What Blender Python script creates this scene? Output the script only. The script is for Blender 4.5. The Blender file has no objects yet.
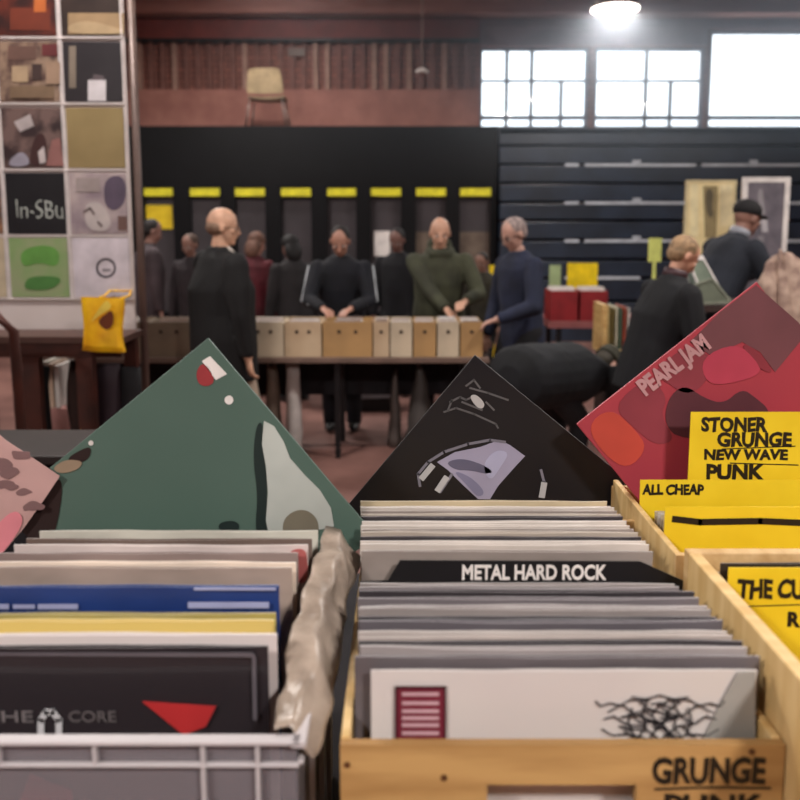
import bpy, bmesh, math, random
from mathutils import Vector, Matrix, noise
PI = math.pi
random.seed(7)
sc = bpy.context.scene
COL = sc.collection
# ------------------------------------------------------------------ camera
H, F, PITCH, CY = 1.55, 800.0, math.radians(7.0), 323.2
cam = bpy.data.cameras.new('camera'); camo = bpy.data.objects.new('camera', cam); COL.objects.link(camo)
camo.location = (0, 0, H); camo.rotation_euler = (PI/2 - PITCH, 0, 0)
cam.sensor_width = 36; cam.lens = 36*F/800; cam.shift_y = -(400-CY)/800; cam.clip_start = .02; cam.clip_end = 200
cam.dof.use_dof = True; cam.dof.focus_distance = 1.25; cam.dof.aperture_fstop = 4.5
sc.camera = camo
sc.view_settings.view_transform = 'Standard'; sc.view_settings.look = 'None'
sc.view_settings.exposure = 0.55; sc.view_settings.gamma = 1
def at(px, py, Y):
    u = (px-400)/F; v = (CY-py)/F; c, s = math.cos(PITCH), math.sin(PITCH)
    d = Vector((u, c+v*s, -s+v*c)); k = Y/d.y
    return Vector((d.x*k, Y, H+d.z*k))
# ------------------------------------------------------------------ materials
def lin(c):
    return tuple(((x/255)/12.92 if x/255 <= .04045 else ((x/255+.055)/1.055)**2.4) for x in c)+(1,)
MATS = {}
def mat(name, rgb, rough=.6, metal=0, emit=None, es=1, rgb2=None, scale=8, detail=3, stretch=(1,1,1), bump=0, spec=.4, tex='noise', lo=.35, hi=.65, coat=0, alpha=1):
    if name in MATS: return MATS[name]
    m = bpy.data.materials.new(name); m.use_nodes = True; nt = m.node_tree; N = nt.nodes; L = nt.links
    b = N['Principled BSDF']; b.inputs['Base Color'].default_value = lin(rgb); b.inputs['Roughness'].default_value = rough
    b.inputs['Metallic'].default_value = metal; b.inputs['Specular IOR Level'].default_value = spec
    b.inputs['Coat Weight'].default_value = coat; b.inputs['Alpha'].default_value = alpha
    if emit: b.inputs['Emission Color'].default_value = lin(emit); b.inputs['Emission Strength'].default_value = es
    tc = N.new('ShaderNodeTexCoord'); mp = N.new('ShaderNodeMapping'); mp.inputs['Scale'].default_value = stretch
    L.new(tc.outputs['Object'], mp.inputs['Vector'])
    if tex == 'voronoi': t = N.new('ShaderNodeTexVoronoi'); out = t.outputs['Distance']
    elif tex == 'wave': t = N.new('ShaderNodeTexWave'); t.inputs['Distortion'].default_value = 6; t.inputs['Detail'].default_value = detail; out = t.outputs['Fac']
    else: t = N.new('ShaderNodeTexNoise'); t.inputs['Detail'].default_value = detail; out = t.outputs['Fac']
    t.inputs['Scale'].default_value = scale; L.new(mp.outputs['Vector'], t.inputs['Vector'])
    if rgb2 is None: rgb2 = tuple(int(x*.88) for x in rgb)
    r = N.new('ShaderNodeValToRGB'); r.color_ramp.elements[0].color = lin(rgb2); r.color_ramp.elements[1].color = lin(rgb)
    r.color_ramp.elements[0].position = lo; r.color_ramp.elements[1].position = hi
    L.new(out, r.inputs['Fac']); L.new(r.outputs['Color'], b.inputs['Base Color'])
    if bump:
        bp = N.new('ShaderNodeBump'); bp.inputs['Strength'].default_value = bump; bp.inputs['Distance'].default_value = .01
        L.new(out, bp.inputs['Height']); L.new(bp.outputs['Normal'], b.inputs['Normal'])
    MATS[name] = m; return m
def C(rgb, rough=.55, **k):
    return mat('paint_%d_%d_%d_%d' % (*rgb, int(rough*100)), rgb, rough, **k)
def plain_glass():
    m = bpy.data.materials.new('window_glass'); m.use_nodes = True; nt = m.node_tree; nt.nodes.clear()
    o = nt.nodes.new('ShaderNodeOutputMaterial'); t = nt.nodes.new('ShaderNodeBsdfTransparent'); g = nt.nodes.new('ShaderNodeBsdfGlossy'); g.inputs['Roughness'].default_value = .05
    mx = nt.nodes.new('ShaderNodeMixShader'); mx.inputs[0].default_value = .06
    nt.links.new(t.outputs[0], mx.inputs[1]); nt.links.new(g.outputs[0], mx.inputs[2]); nt.links.new(mx.outputs[0], o.inputs[0]); return m
def translucent(name, rgb, tr, rough=.3):
    m = bpy.data.materials.new(name); m.use_nodes = True; nt = m.node_tree; b = nt.nodes['Principled BSDF']; o = nt.nodes['Material Output']
    b.inputs['Base Color'].default_value = lin(rgb); b.inputs['Roughness'].default_value = rough
    t = nt.nodes.new('ShaderNodeBsdfTransparent'); mx = nt.nodes.new('ShaderNodeMixShader'); mx.inputs[0].default_value = tr
    tc = nt.nodes.new('ShaderNodeTexCoord'); n = nt.nodes.new('ShaderNodeTexNoise'); n.inputs['Scale'].default_value = 14
    bp = nt.nodes.new('ShaderNodeBump'); bp.inputs['Strength'].default_value = .15; nt.links.new(tc.outputs['Object'], n.inputs['Vector'])
    nt.links.new(n.outputs['Fac'], bp.inputs['Height']); nt.links.new(bp.outputs['Normal'], b.inputs['Normal'])
    nt.links.new(b.outputs[0], mx.inputs[1]); nt.links.new(t.outputs[0], mx.inputs[2]); nt.links.new(mx.outputs[0], o.inputs[0]); return m
GLASS = plain_glass()
PLASTIC = translucent('clear_crate_plastic', (136, 130, 136), .50)
PLRIB = translucent('crate_rib_plastic', (206, 200, 202), .25)
FILM = translucent('thin_polythene_film', (205, 198, 190), .30, .18)
WOOD = mat('pine_wood', (216, 184, 124), .5, rgb2=(184, 142, 84), scale=5, stretch=(1, 1, 9), detail=5, bump=.08)
WOODX = mat('pine_wood_lengthwise', (214, 182, 132), .5, rgb2=(188, 150, 98), scale=5, stretch=(9, 1, 9), detail=5, bump=.08)
WOODF = mat('varnished_pine_front', (188, 150, 96), .42, rgb2=(140, 100, 56), scale=4, stretch=(1, 1, 7), detail=5, bump=.08, lo=.3, hi=.62)
YEL = mat('yellow_card', (236, 206, 44), .45, rgb2=(222, 190, 32), scale=10)
INK = C((34, 24, 14), .5)
WHITE = C((232, 226, 222)); BLACK = C((20, 19, 20), .45)
METAL = mat('dull_metal', (150, 140, 135), .35, metal=.8)
DMETAL = mat('dark_metal', (40, 38, 40), .4, metal=.6)
# ------------------------------------------------------------------ mesh helpers
def box(bm, lo, hi, mi=0, M=None):
    vs = [bm.verts.new(Vector((x, y, z)) if M is None else M @ Vector((x, y, z))) for x in (lo[0], hi[0]) for y in (lo[1], hi[1]) for z in (lo[2], hi[2])]
    for q in ((0,1,3,2),(4,6,7,5),(0,4,5,1),(2,3,7,6),(0,2,6,4),(1,5,7,3)):
        f = bm.faces.new([vs[i] for i in q]); f.material_index = mi
def frame_of(d):
    d = d.normalized(); a = Vector((0, 0, 1)) if abs(d.z) < .95 else Vector((0, 1, 0))
    x = d.cross(a).normalized(); return x, x.cross(d).normalized() 
def rings(bm, pts, rad, n=12, mi=0, ref=None):
    """closed tube through pts; rad = r or (rx, ry); ref = fixed x axis"""
    prev = None
    for i, p in enumerate(pts):
        p = Vector(p); d = (Vector(pts[min(i+1, len(pts)-1)])-Vector(pts[max(i-1, 0)]))
        if ref is not None:
            x = Vector(ref); x = (x-d.normalized()*x.dot(d.normalized())).normalized(); y = d.normalized().cross(x)
        else: x, y = frame_of(d)
        rx, ry = rad[i] if isinstance(rad[i], (tuple, list)) else (rad[i], rad[i])
        r = [bm.verts.new(p+x*math.cos(2*PI*k/n)*rx+y*math.sin(2*PI*k/n)*ry) for k in range(n)]
        if prev:
            for k in range(n):
                f = bm.faces.new((prev[k], prev[(k+1) % n], r[(k+1) % n], r[k])); f.material_index = mi; f.smooth = True
        else: bm.faces.new(r[::-1]).material_index = mi
        prev = r
    bm.faces.new(prev).material_index = mi
def ell(bm, c, r, M=None, mi=0, seg=16, rng=10):
    if not isinstance(r, (tuple, list)): r = (r, r, r)
    T = Matrix.Translation(Vector(c)) @ (M.to_4x4() if M is not None else Matrix()) @ Matrix.Diagonal((r[0], r[1], r[2], 1))
    g = bmesh.ops.create_uvsphere(bm, u_segments=seg, v_segments=rng, radius=1, matrix=T)
    for v in g['verts']:
        for f in v.link_faces: f.material_index = mi; f.smooth = True
def caps(bm, pts, rad, n=10):
    rings(bm, pts, rad, n)
    for p, r in ((pts[0], rad[0]), (pts[-1], rad[-1])):
        r = min(r) if isinstance(r, (tuple, list)) else r
        ell(bm, p, r*.98, seg=10, rng=8)
def prism(bm, pts, Y, t=.0006, mi=0):
    """polygon given as (x,z) points on the vertical plane Y, thickness t towards -Y"""
    a = [bm.verts.new((p[0], Y-t, p[1])) for p in pts]; b = [bm.verts.new((p[0], Y, p[1])) for p in pts]
    n = len(pts)
    for f in [a, b[::-1]]+[[a[i], b[i], b[(i+1) % n], a[(i+1) % n]] for i in range(n)]:
        bm.faces.new(f).material_index = mi
def pxy(pts, Y): return [(at(x, y, Y).x, at(x, y, Y).z) for x, y in pts]
def soft(p):
    for _ in range(2):
        p = [q for i in range(len(p)) for a, b in ((p[i], p[(i+1) % len(p)]),) for q in ((a[0]*.75+b[0]*.25, a[1]*.75+b[1]*.25), (a[0]*.25+b[0]*.75, a[1]*.25+b[1]*.75))]
    return p
def ppoly(bm, pts, Y, t=.0006, mi=0, sm=True):
    if sm and 5 <= len(pts) < 20: pts = soft(pts)
    prism(bm, pxy(pts, Y), Y, t, mi)
def strokes(bm, lines, Y, w, mi=0, t=.0006):
    """pixel polylines drawn as ribbons of width w metres"""
    for ln in lines:
        q = [Vector(p) for p in pxy(ln, Y)]
        for a, b in zip(q, q[1:]):
            d = (b-a); 
            if d.length < 1e-6: continue
            d.normalize(); n = Vector((-d.y, d.x))*w/2; a2 = a-d*w*.3; b2 = b+d*w*.3
            prism(bm, [a2+n, b2+n, b2-n, a2-n], Y, t, mi)
def obj(name, bm, mats, parent=None, bevel=0, recalc=True):
    if recalc: bmesh.ops.recalc_face_normals(bm, faces=bm.faces)
    me = bpy.data.meshes.new(name); 
    if not isinstance(mats, (list, tuple)): mats = [mats]
    org = Vector((0, 0, 0))
    if parent is not None:
        org = PORG.get(parent.name, Vector((0, 0, 0)))
    else:
        xs = [v.co for v in bm.verts]
        org = Vector(((min(v.x for v in xs)+max(v.x for v in xs))/2, (min(v.y for v in xs)+max(v.y for v in xs))/2, min(v.z for v in xs)))
    for v in bm.verts: v.co -= org
    bm.to_mesh(me); bm.free()
    for m in mats: me.materials.append(m)
    o = bpy.data.objects.new(name, me); COL.objects.link(o)
    if parent is not None: o.parent = parent; PORG[o.name] = org
    else: o.location = org; PORG[o.name] = org
    if bevel:
        md = o.modifiers.new('bevel', 'BEVEL'); md.width = bevel; md.segments = 2; md.limit_method = 'ANGLE'
    return o
PORG = {}
def thing(name, label, cat, loc, group=None):
    o = bpy.data.objects.new(name, None); COL.objects.link(o); o.location = loc; o.empty_display_size = .1
    PORG[o.name] = Vector(loc); return tag(o, label, cat, group)
def tag(o, label, cat, group=None):
    o['label'] = label; o['category'] = cat
    if group: o['group'] = group
    return o
def struct(name, bm, m, parent=None, bevel=0):
    o = obj(name, bm, m, parent, bevel)
    if parent is None: o['kind'] = 'structure'
    return o
def B(*boxes):
    bm = bmesh.new()
    for b in boxes: box(bm, *b)
    return bm
def pbox(px0, py0, px1, py1, Y, dep):
    """box whose front face covers the pixel rectangle at depth Y"""
    a, b = at(px0, py1, Y), at(px1, py0, Y)
    return ((a.x, Y, a.z), (b.x, Y+dep, b.z))
def text(name, s, x0, y0, x1, y1, Y, m, parent, rot=0, bold=.0, t=.0006, jit=0):
    """text fitted to a pixel box (before rotation about its centre) on the vertical plane Y"""
    cu = bpy.data.curves.new('t', 'FONT'); cu.body = s; cu.size = 1; cu.offset = bold; cu.extrude = .004; cu.resolution_u = 3
    to = bpy.data.objects.new('t', cu); COL.objects.link(to); bpy.context.view_layer.update()
    me = bpy.data.meshes.new_from_object(to.evaluated_get(bpy.context.evaluated_depsgraph_get()))
    bpy.data.objects.remove(to); bpy.data.curves.remove(cu)
    bm = bmesh.new(); bm.from_mesh(me); bpy.data.meshes.remove(me)
    xs = [v.co.x for v in bm.verts]; ys = [v.co.y for v in bm.verts]; a, b, c, d = min(xs), max(xs), min(ys), max(ys)
    P0, P1 = at(x0, y1, Y), at(x1, y0, Y); W, Hh = P1.x-P0.x, P1.z-P0.z; cx, cz = (P0.x+P1.x)/2, (P0.z+P1.z)/2
    for v in bm.verts:
        u = (v.co.x-a)/(b-a)-.5; w = (v.co.y-c)/(d-c)-.5
        if jit: w += math.sin(u*23)*jit*.5; u += math.sin(w*3+u*17)*jit*.08
        u *= W; w *= Hh
        q = (u*math.cos(rot)-w*math.sin(rot), u*math.sin(rot)+w*math.cos(rot))
        v.co = Vector((cx+q[0], Y-t if v.co.z > 0 else Y, cz+q[1]))
    return obj(name, bm, m, parent)
# ------------------------------------------------------------------ the room
RX0, RX1, RY0, RY1, RZ = -8.5, 8.5, -2.6, 12.0, 5.35
FLOOR = mat('worn_reddish_floor', (132, 96, 88), .55, rgb2=(98, 68, 62), scale=2.2, detail=6)
struct('floor', B(((RX0-.2, RY0-.2, -.1), (RX1+.2, RY1+.2, 0))), FLOOR)
struct('ceiling', B(((RX0-.2, RY0-.2, RZ), (RX1+.2, RY1+.2, RZ+.1))), mat('brown_ceiling_boards', (96, 66, 58), .8, scale=3, stretch=(1, 12, 1)))
SIDE = mat('brown_brick_side', (104, 70, 60), .8, scale=9)
struct('wall_left', B(((RX0-.2, RY0, 0), (RX0, RY1, RZ))), SIDE)
struct('wall_right', B(((RX1, RY0, 0), (RX1+.2, RY1, RZ))), SIDE)
struct('wall_front', B(((RX0-.2, RY0-.2, 0), (RX1+.2, RY0, RZ))), SIDE)
def brickmat():
    m = bpy.data.materials.new('brown_brick'); m.use_nodes = True; nt = m.node_tree; b = nt.nodes['Principled BSDF']; b.inputs['Roughness'].default_value = .85
    tc = nt.nodes.new('ShaderNodeTexCoord'); mp = nt.nodes.new('ShaderNodeMapping'); mp.inputs['Rotation'].default_value = (PI/2, 0, 0)
    br = nt.nodes.new('ShaderNodeTexBrick'); br.inputs['Scale'].default_value = 3; br.inputs['Color1'].default_value = lin((140, 88, 76)); br.inputs['Color2'].default_value = lin((124, 78, 68)); br.inputs['Mortar'].default_value = lin((88, 60, 54))
    nt.links.new(tc.outputs['Object'], mp.inputs[0]); nt.links.new(mp.outputs[0], br.inputs['Vector']); nt.links.new(br.outputs['Color'], b.inputs['Base Color']); return m
BRICK = brickmat()
# back wall, pierced by the window band
WY = RY1
def Wx(px): return at(px, 100, WY).x
wz0, wz1, wz1b = at(600, 129, WY).z, at(600, 47, WY).z, at(760, 30, WY).z
wins = [(Wx(480), Wx(588), wz1), (Wx(595), Wx(704), wz1), (Wx(709), Wx(930), wz1b)]  # third window raised to stand in for the glare above it
xa = wins[0][0]; xe = wins[-1][1]
struct('wall_back', B(((RX0, WY, 0), (RX1, WY+.25, wz0)), ((RX0, WY, wz0), (xa, WY+.25, RZ)), ((xe, WY, wz0), (RX1, WY+.25, RZ)),
    ((xa, WY, wz1), (wins[1][1]+.03, WY+.25, RZ)), ((wins[1][1]+.03, WY, wz1b), (xe, WY+.25, RZ)),
    ((wins[0][1], WY, wz0), (wins[1][0], WY+.25, wz1)), ((wins[1][1], WY, wz0), (wins[2][0], WY+.25, wz1b))), BRICK)
FRM = C((110, 114, 130), .5)
vpx = [(507, 532, 562), (647, 672), (840, 885)]
for i, (x0, x1, zt) in enumerate(wins):
    bm = bmesh.new(); y0, y1 = WY+.06, WY+.12
    for b in (((x0, y0, wz0), (x1, y1, wz0+.05)), ((x0, y0, zt-.04), (x1, y1, zt)), ((x0, y0, wz0), (x0+.035, y1, zt)), ((x1-.035, y0, wz0), (x1, y1, zt))): box(bm, *b)
    fr = struct('window_%d' % (i+1), bm, FRM)
    bm = bmesh.new()
    for k, v in enumerate(vpx[i]):
        w = .026 if i < 2 else .012; top = zt-.04 if (i, k) != (1, 1) and (i, k) != (0, 2) else (wz0+zt)/2+.1
        box(bm, (Wx(v)-w, y0+.01, wz0+.05), (Wx(v)+w, y1-.01, top))
    zb = at(600, 80, WY).z
    zs_ = at(600, 117, WY).z; box(bm, (x0+.035, y0+.004, zs_-.03), (x1-.035, y1-.004, zs_+.03))
    if i < 2: box(bm, (x0+.035, y0+.012, zb-.018), (x1-.035, y1-.012, zb+.018))
    obj('mullion', bm, FRM, fr)
    obj('pane', B(((x0+.03, WY+.085, wz0+.04), (x1-.03, WY+.09, zt-.03))), GLASS, fr)
    struct('trim_%d' % (i+1), B(((x0-.02, WY-.05, wz0-.05), (x1+.02, WY, wz0))), C((120, 124, 136), .3))
# bands of the wall above the seating
def band(name, y0, y1, dep, m, x0=RX0, x1=xa-.03):
    return struct(name, B(((x0, WY-dep, at(300, y1, WY).z), (x1, WY, at(300, y0, WY).z))), m)
band('trim_4', -8, 19, .35, mat('dusty_beam', (176, 122, 108), .8, rgb2=(150, 98, 86), scale=3, stretch=(.4, 1, 2)), x1=RX1)
band('trim_5', 20, 40, .12, mat('dark_red_fascia', (124, 56, 48), .7, scale=4))
band('trim_6', 92, 132, .22, mat('low_brown_parapet', (164, 112, 100), .75, rgb2=(146, 96, 86), scale=4))
band('trim_7', 40.5, 43, .14, C((30, 22, 22)))
bm = bmesh.new(); z0, z1 = at(300, 92, WY).z, at(300, 43, WY).z; x = RX0+.1
while x < xa-.1:
    box(bm, (x, WY-.06, z0), (x+.07, WY, z1), 0 if random.random() < .6 else 1); x += .17
struct('trim_8', bm, [mat('slat_brown', (128, 84, 74), .7), mat('slat_pale', (168, 132, 118), .7)])
# ------------------------------------------------------------------ folded seating along the back wall
BY = 11.0
SEAT = mat('black_stand_panel', (9, 9, 13), .5, rgb2=(6, 6, 9), scale=3, spec=.2)
DECKZ = at(300, 126, BY).z
t = thing('folded_bleachers', 'black folded grandstand front with a row of yellow-topped bays behind the browsers', 'bleachers', (-2.5, BY, 0))
xl, xr = RX0+.05, at(497, 200, BY).x
obj('header', B(((xl, BY, at(300, 187, BY).z), (xr, BY+.75, DECKZ))), SEAT, t)
obj('plinth', B(((xl, BY+.02, 0), (xr, BY+.75, .35))), SEAT, t)
bars = [(144, 173), (190, 220), (235, 265), (281, 311), (327, 356), (371, 401), (416, 446), (460, 491)]
pit = 45.3; allb = [(144-pit*k, 173-pit*k) for k in range(6, 0, -1)]+bars
YS = mat('yellow_strip', (236, 228, 50), .5, emit=(200, 190, 40), es=.0)
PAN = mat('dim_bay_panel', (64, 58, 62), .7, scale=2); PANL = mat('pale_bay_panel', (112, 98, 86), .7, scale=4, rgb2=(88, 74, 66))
zt, zm = at(300, 187, BY).z, at(300, 232, BY).z
px = [xl]
for a, b in allb:
    xa_, xb_ = at(a, 200, BY).x, at(b, 200, BY).x
    obj('post', B(((px[-1], BY, .35), (xa_, BY+.7, zt))), SEAT, t); px.append(xb_)
    obj('yellow_strip', B(((xa_, BY+.01, at(300, 196, BY).z), (xb_, BY+.12, zt-.015))), YS, t)
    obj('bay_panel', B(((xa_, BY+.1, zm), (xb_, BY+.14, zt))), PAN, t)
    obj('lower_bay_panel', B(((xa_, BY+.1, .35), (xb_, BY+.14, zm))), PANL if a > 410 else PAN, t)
obj('post', B(((px[-1], BY, .35), (xr, BY+.7, zt))), SEAT, t)
for nm, (a, b, c, d), m, lab in (('pinned_notice', (144, 205, 172, 229), YEL, 'yellow notice under the yellow strip of the leftmost bay'),
                            ('pinned_notice', (374, 231, 390, 256), WHITE, 'white notice behind the dark haired browser between the two front men')):
    tag(obj(nm, B(pbox(a, b, c, d, BY+.08, .015)), m), lab, 'notice')
# right bank, stepped boards with pale nosings
BLU = mat('glow_blued_stand_board', (34, 44, 60), .38, rgb2=(24, 32, 44), scale=3, spec=.5)  # blue in the board colour stands in for window glow
t = thing('folded_bleachers', 'dark grandstand coloured blue by painted window glow, with pale step edges under the windows', 'bleachers', (3.5, BY, 0))
rx0, rx1 = xr+.02, RX1-.05
rows = [128, 147, 166, 185, 204, 222, 241, 260, 278, 300]
for k, y in enumerate(rows):
    zt_ = at(640, y, BY).z; zb_ = at(640, rows[k+1]-2.5, BY).z if k+1 < len(rows) else 0
    off = -.045*k
    obj('board', B(((rx0, BY+off, zb_), (rx1, BY+off+.3, zt_))), BLU, t, bevel=.01)
obj('deck', B(((rx0, BY, DECKZ-.1), (rx1, BY+.75, DECKZ-.03))), BLU, t)
NOSE = C((190, 196, 205), .35)
for y in (165, 203, 241, 278):
    for a, b in ((565, 579), (585, 696), (702, 812), (818, 930)):
        k = rows.index(min(rows, key=lambda r: abs(r-y))); yy = BY-.045*k
        if y == 278 and a < 600: a, b = (585, 640) if a == 585 else (565, 575)
        obj('nosing', B(pbox(a, y-1.4, b, y+1.4, yy-.02, .03)), NOSE, t)
        if b-a > 60: obj('latch', B(pbox(a+48, y-5, a+56, y-2, yy-.02, .03)), NOSE, t)
struct('trim_9', B(((xa, WY-.03, wz1b+.02), (RX1, WY, at(300, 20, WY).z)), ((xa, WY-.03, wz1+.02), (wins[1][1], WY, wz1b+.02))), mat('haze_toned_lintel', (176, 152, 160), .7, scale=3))  # mauve-grey colour puts the window haze into the wall above
# chair on the deck
def beige_chair(px0, px1, ytop, yseat, ybot, Y):
    a, b = at(px0, yseat, Y), at(px1, yseat, Y); zt_ = at(px0, ytop, Y).z; zf = DECKZ; zs = a.z
    t = thing('school_chair', 'beige shell chair standing alone on top of the folded grandstand', 'chair', ((a.x+b.x)/2, Y, zf))
    SH = mat('beige_chair_shell', (186, 164, 128), .5); cx = (a.x+b.x)/2; w = (b.x-a.x)/2
    bm = bmesh.new(); g = []
    for i in range(7):
        f = i/6; z = zs+.02+(zt_-zs-.02)*f; ww = w*(1-.22*f*f-.05*(1-f)); row = []
        for j in range(7):
            u = j/6*2-1; row.append((cx+u*ww, Y-.17+.03*u*u*-1-.05*f, z-(.02*abs(u)**4 if i == 6 else 0)))
        g.append(row)
    def sheet(g, th):
        V1 = [[bm.verts.new(p) for p in r] for r in g]; V2 = [[bm.verts.new((p[0]+th[0], p[1]+th[1], p[2]+th[2])) for p in r] for r in g]; n, m_ = len(g), len(g[0])
        for i in range(n-1):
            for j in range(m_-1):
                bm.faces.new((V1[i][j], V1[i][j+1], V1[i+1][j+1], V1[i+1][j])); bm.faces.new((V2[i][j], V2[i+1][j], V2[i+1][j+1], V2[i][j+1]))
        for i in range(n-1):
            bm.faces.new((V1[i][0], V1[i+1][0], V2[i+1][0], V2[i][0])); bm.faces.new((V1[i][-1], V2[i][-1], V2[i+1][-1], V1[i+1][-1]))
        for j in range(m_-1):
            bm.faces.new((V1[0][j], V2[0][j], V2[0][j+1], V1[0][j+1])); bm.faces.new((V1[-1][j], V1[-1][j+1], V2[-1][j+1], V2[-1][j]))
    sheet(g, (0, .014, 0)); obj('backrest', bm, SH, t)
    bm = bmesh.new(); g = [[(cx+(j/6*2-1)*w*.98, Y-.16+.4*i/6, zs-.01-.02*(1-((j/6*2-1)**2))) for j in range(7)] for i in range(7)]
    sheet(g, (0, 0, -.014)); obj('seat', bm, SH, t)
    for sx in (-1, 1):
        for yy, yb in ((-.14, -.19), (.2, .22)):
            bm = bmesh.new(); rings(bm, [(cx+sx*w*.85, Y+yy, zs-.03), (cx+sx*w*1.08, Y+yb, zf)], [.013, .013], 8); obj('leg', bm, METAL, t)
beige_chair(249, 286, 71, 97, 126, BY+.3)
# paper on the slatted wall, hanging cable
tag(obj('wall_notice', B(pbox(288, 48, 305, 56, WY-.085, .01)), C((120, 100, 92))), 'small pale notice on the slatted brown wall above the beige chair', 'notice')
def pendant_cable(px_, yb, lab):
    p = at(px_, yb, 10.4); t = thing('hanging_cable', lab, 'cable', p)
    bm = bmesh.new(); rings(bm, [p, (p.x, p.y, RZ)], [.008, .008], 6); obj('cord', bm, C((150, 124, 112)), t)
    bm = bmesh.new(); rings(bm, [(p.x-.08, p.y, p.z), (p.x, p.y, p.z+.03), (p.x+.08, p.y, p.z)], [.018, .03, .018], 8); obj('end_bracket', bm, WHITE, t)
pendant_cable(422, 72, 'thin cord hanging from the ceiling with a small white end near the windows')
# ------------------------------------------------------------------ ceiling lamps
LAMP_E = mat('lit_diffuser', (255, 250, 245), .5, emit=(255, 244, 236), es=9)
def lamp(x, y, z, power, lab, group, shade=True, r=.27):
    t = thing('ceiling_lamp', lab, 'lamp', (x, y, z), group)
    bm = bmesh.new(); rings(bm, [(x, y, z), (x, y, z+.06), (x, y, z+.16), (x, y, z+.2)], [r, r*.97, r*.45, .07], 28); obj('housing', bm, METAL, t)
    bm = bmesh.new(); rings(bm, [(x, y, z-.012), (x, y, z-.002)], [r*.93, r*.93], 28); obj('diffuser', bm, LAMP_E, t)
    bm = bmesh.new(); rings(bm, [(x, y, z+.2), (x, y, RZ-.001)], [.01, .01], 6); obj('stem', bm, DMETAL, t)
    l = bpy.data.lights.new('lamp_light', 'AREA'); l.shape = 'DISK'; l.size = r*1.8; l.energy = power; l.color = (1.0, .935, .885)
    lo = bpy.data.objects.new('lamp_light', l); COL.objects.link(lo); lo.location = (0, 0, -.03); lo.parent = t
p = at(615, 9, 9.0)
lamp(-1.6, 9.9, 4.85, 36, 'added lamp out of view, brightening the slatted brown wall', None)  # extra lamp above the view, added to wash the back wall
lamp(p.x, 9.0, p.z, 50, 'round lit ceiling lamp above the leftmost window', None)
for x, y, wh in ((-2.6, 7.6, 'over the browsers at the far side'), (-5.5, 4.5, 'left of the display board'), (-1.6, 3.2, 'over the display board'), (2.6, 3.4, 'over the fair-haired man'), (-2.2, -1.5, 'behind the camera to the left'), (1.7, -1.6, 'behind the camera to the right'), (5.6, 5.4, 'above the far right stall')):
    lamp(x, y, 4.3 if y > 2 else 3.5, 84 if y > 2 else 105, 'round hanging hall lamp '+wh, None, r=.27)
# daylight
w = bpy.data.worlds.new('daylight'); sc.world = w; w.use_nodes = True; bg = w.node_tree.nodes['Background']
bg.inputs[0].default_value = (.80, .90, 1.0, 1); bg.inputs[1].default_value = 2.1
pl = bpy.data.lights.new('window_portal', 'AREA'); pl.shape = 'RECTANGLE'; pl.size = xe-xa; pl.size_y = wz1b-wz0; pl.cycles.is_portal = True
po = bpy.data.objects.new('window_portal', pl); COL.objects.link(po); po.location = ((xa+xe)/2, WY+.2, (wz0+wz1b)/2); po.rotation_euler = (-PI/2, 0, 0)
# ------------------------------------------------------------------ near stall: table and crates
TZ = .872
CLOTH = mat('dark_table_cloth', (34, 30, 34), .9, rgb2=(22, 20, 24), scale=6)
t = thing('stall_table', 'dark cloth-covered table carrying the near record crates', 'table', (0, .85, 0))
obj('tabletop', B(((-1.6, .42, TZ-.03), (1.5, 1.5, TZ))), CLOTH, t, bevel=.004)
obj('cloth_skirt', B(((-1.6, .42, .25), (-1.59, 1.5, TZ-.03)), ((1.49, .42, .25), (1.5, 1.5, TZ-.03)), ((-1.59, 1.49, .25), (1.49, 1.5, TZ-.03)), ((-1.59, .42, .25), (1.49, .43, TZ-.03))), CLOTH, t)
for x in (-1.5, 1.4):
    for y in (.5, 1.4): obj('leg', B(((x-.02, y-.02, 0), (x+.02, y+.02, TZ-.03))), DMETAL, t)
def crate(label, x0, x1, y0, y1, zt, hole=None, th=.013, front=None, zback=None, zside=None, cat='crate', name='wooden_crate', holeh=.05):
    t = thing(name, label, cat, ((x0+x1)/2, (y0+y1)/2, TZ)); z0 = TZ+.001; zb = zback or zt; zs = zside or zt
    obj('base', B(((x0+th, y0+th, z0), (x1-th, y1-th, z0+.012))), WOOD, t)
    if hole:
        a, b, hz = hole
        bm = B(((x0, y0, z0), (a, y0+th, zt)), ((b, y0, z0), (x1, y0+th, zt)), ((a, y0, hz), (b, y0+th, zt)), ((a, y0, z0), (b, y0+th, hz-holeh)))
        bmesh.ops.remove_doubles(bm, verts=bm.verts, dist=1e-5)
    else: bm = B(((x0, y0, z0), (x1, y0+th, zt)))
    fp = obj('front_panel', bm, front or WOODX, t)
    obj('back_panel', B(((x0, y1-th, z0), (x1, y1, zb))), WOODX, t, bevel=.0015)
    for a in (x0, x1-th): obj('side_panel', B(((a, y0+th, z0), (a+th, y1-th, zs))), mat('pine_side', (222, 192, 138), .5, rgb2=(200, 164, 106), scale=5, stretch=(1, 9, 1), detail=5, bump=.08) if 1 else 0, t, bevel=.0015)
    return t, fp
ORD = ['first', 'second', 'third', 'fourth', 'fifth', 'sixth', 'seventh', 'eighth', 'ninth', 'tenth', 'eleventh', 'twelfth', 'thirteenth', 'fourteenth', 'fifteenth', 'sixteenth', 'seventeenth', 'eighteenth', 'nineteenth', 'twentieth', 'twenty-first', 'twenty-second', 'twenty-third', 'twenty-fourth', 'twenty-fifth', 'twenty-sixth', 'twenty-seventh', 'twenty-eighth', 'twenty-ninth', 'thirtieth', 'thirty-first', 'thirty-second', 'thirty-third', 'thirty-fourth', 'thirty-fifth', 'thirty-sixth', 'thirty-seventh', 'thirty-eighth', 'thirty-ninth', 'fortieth']
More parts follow.
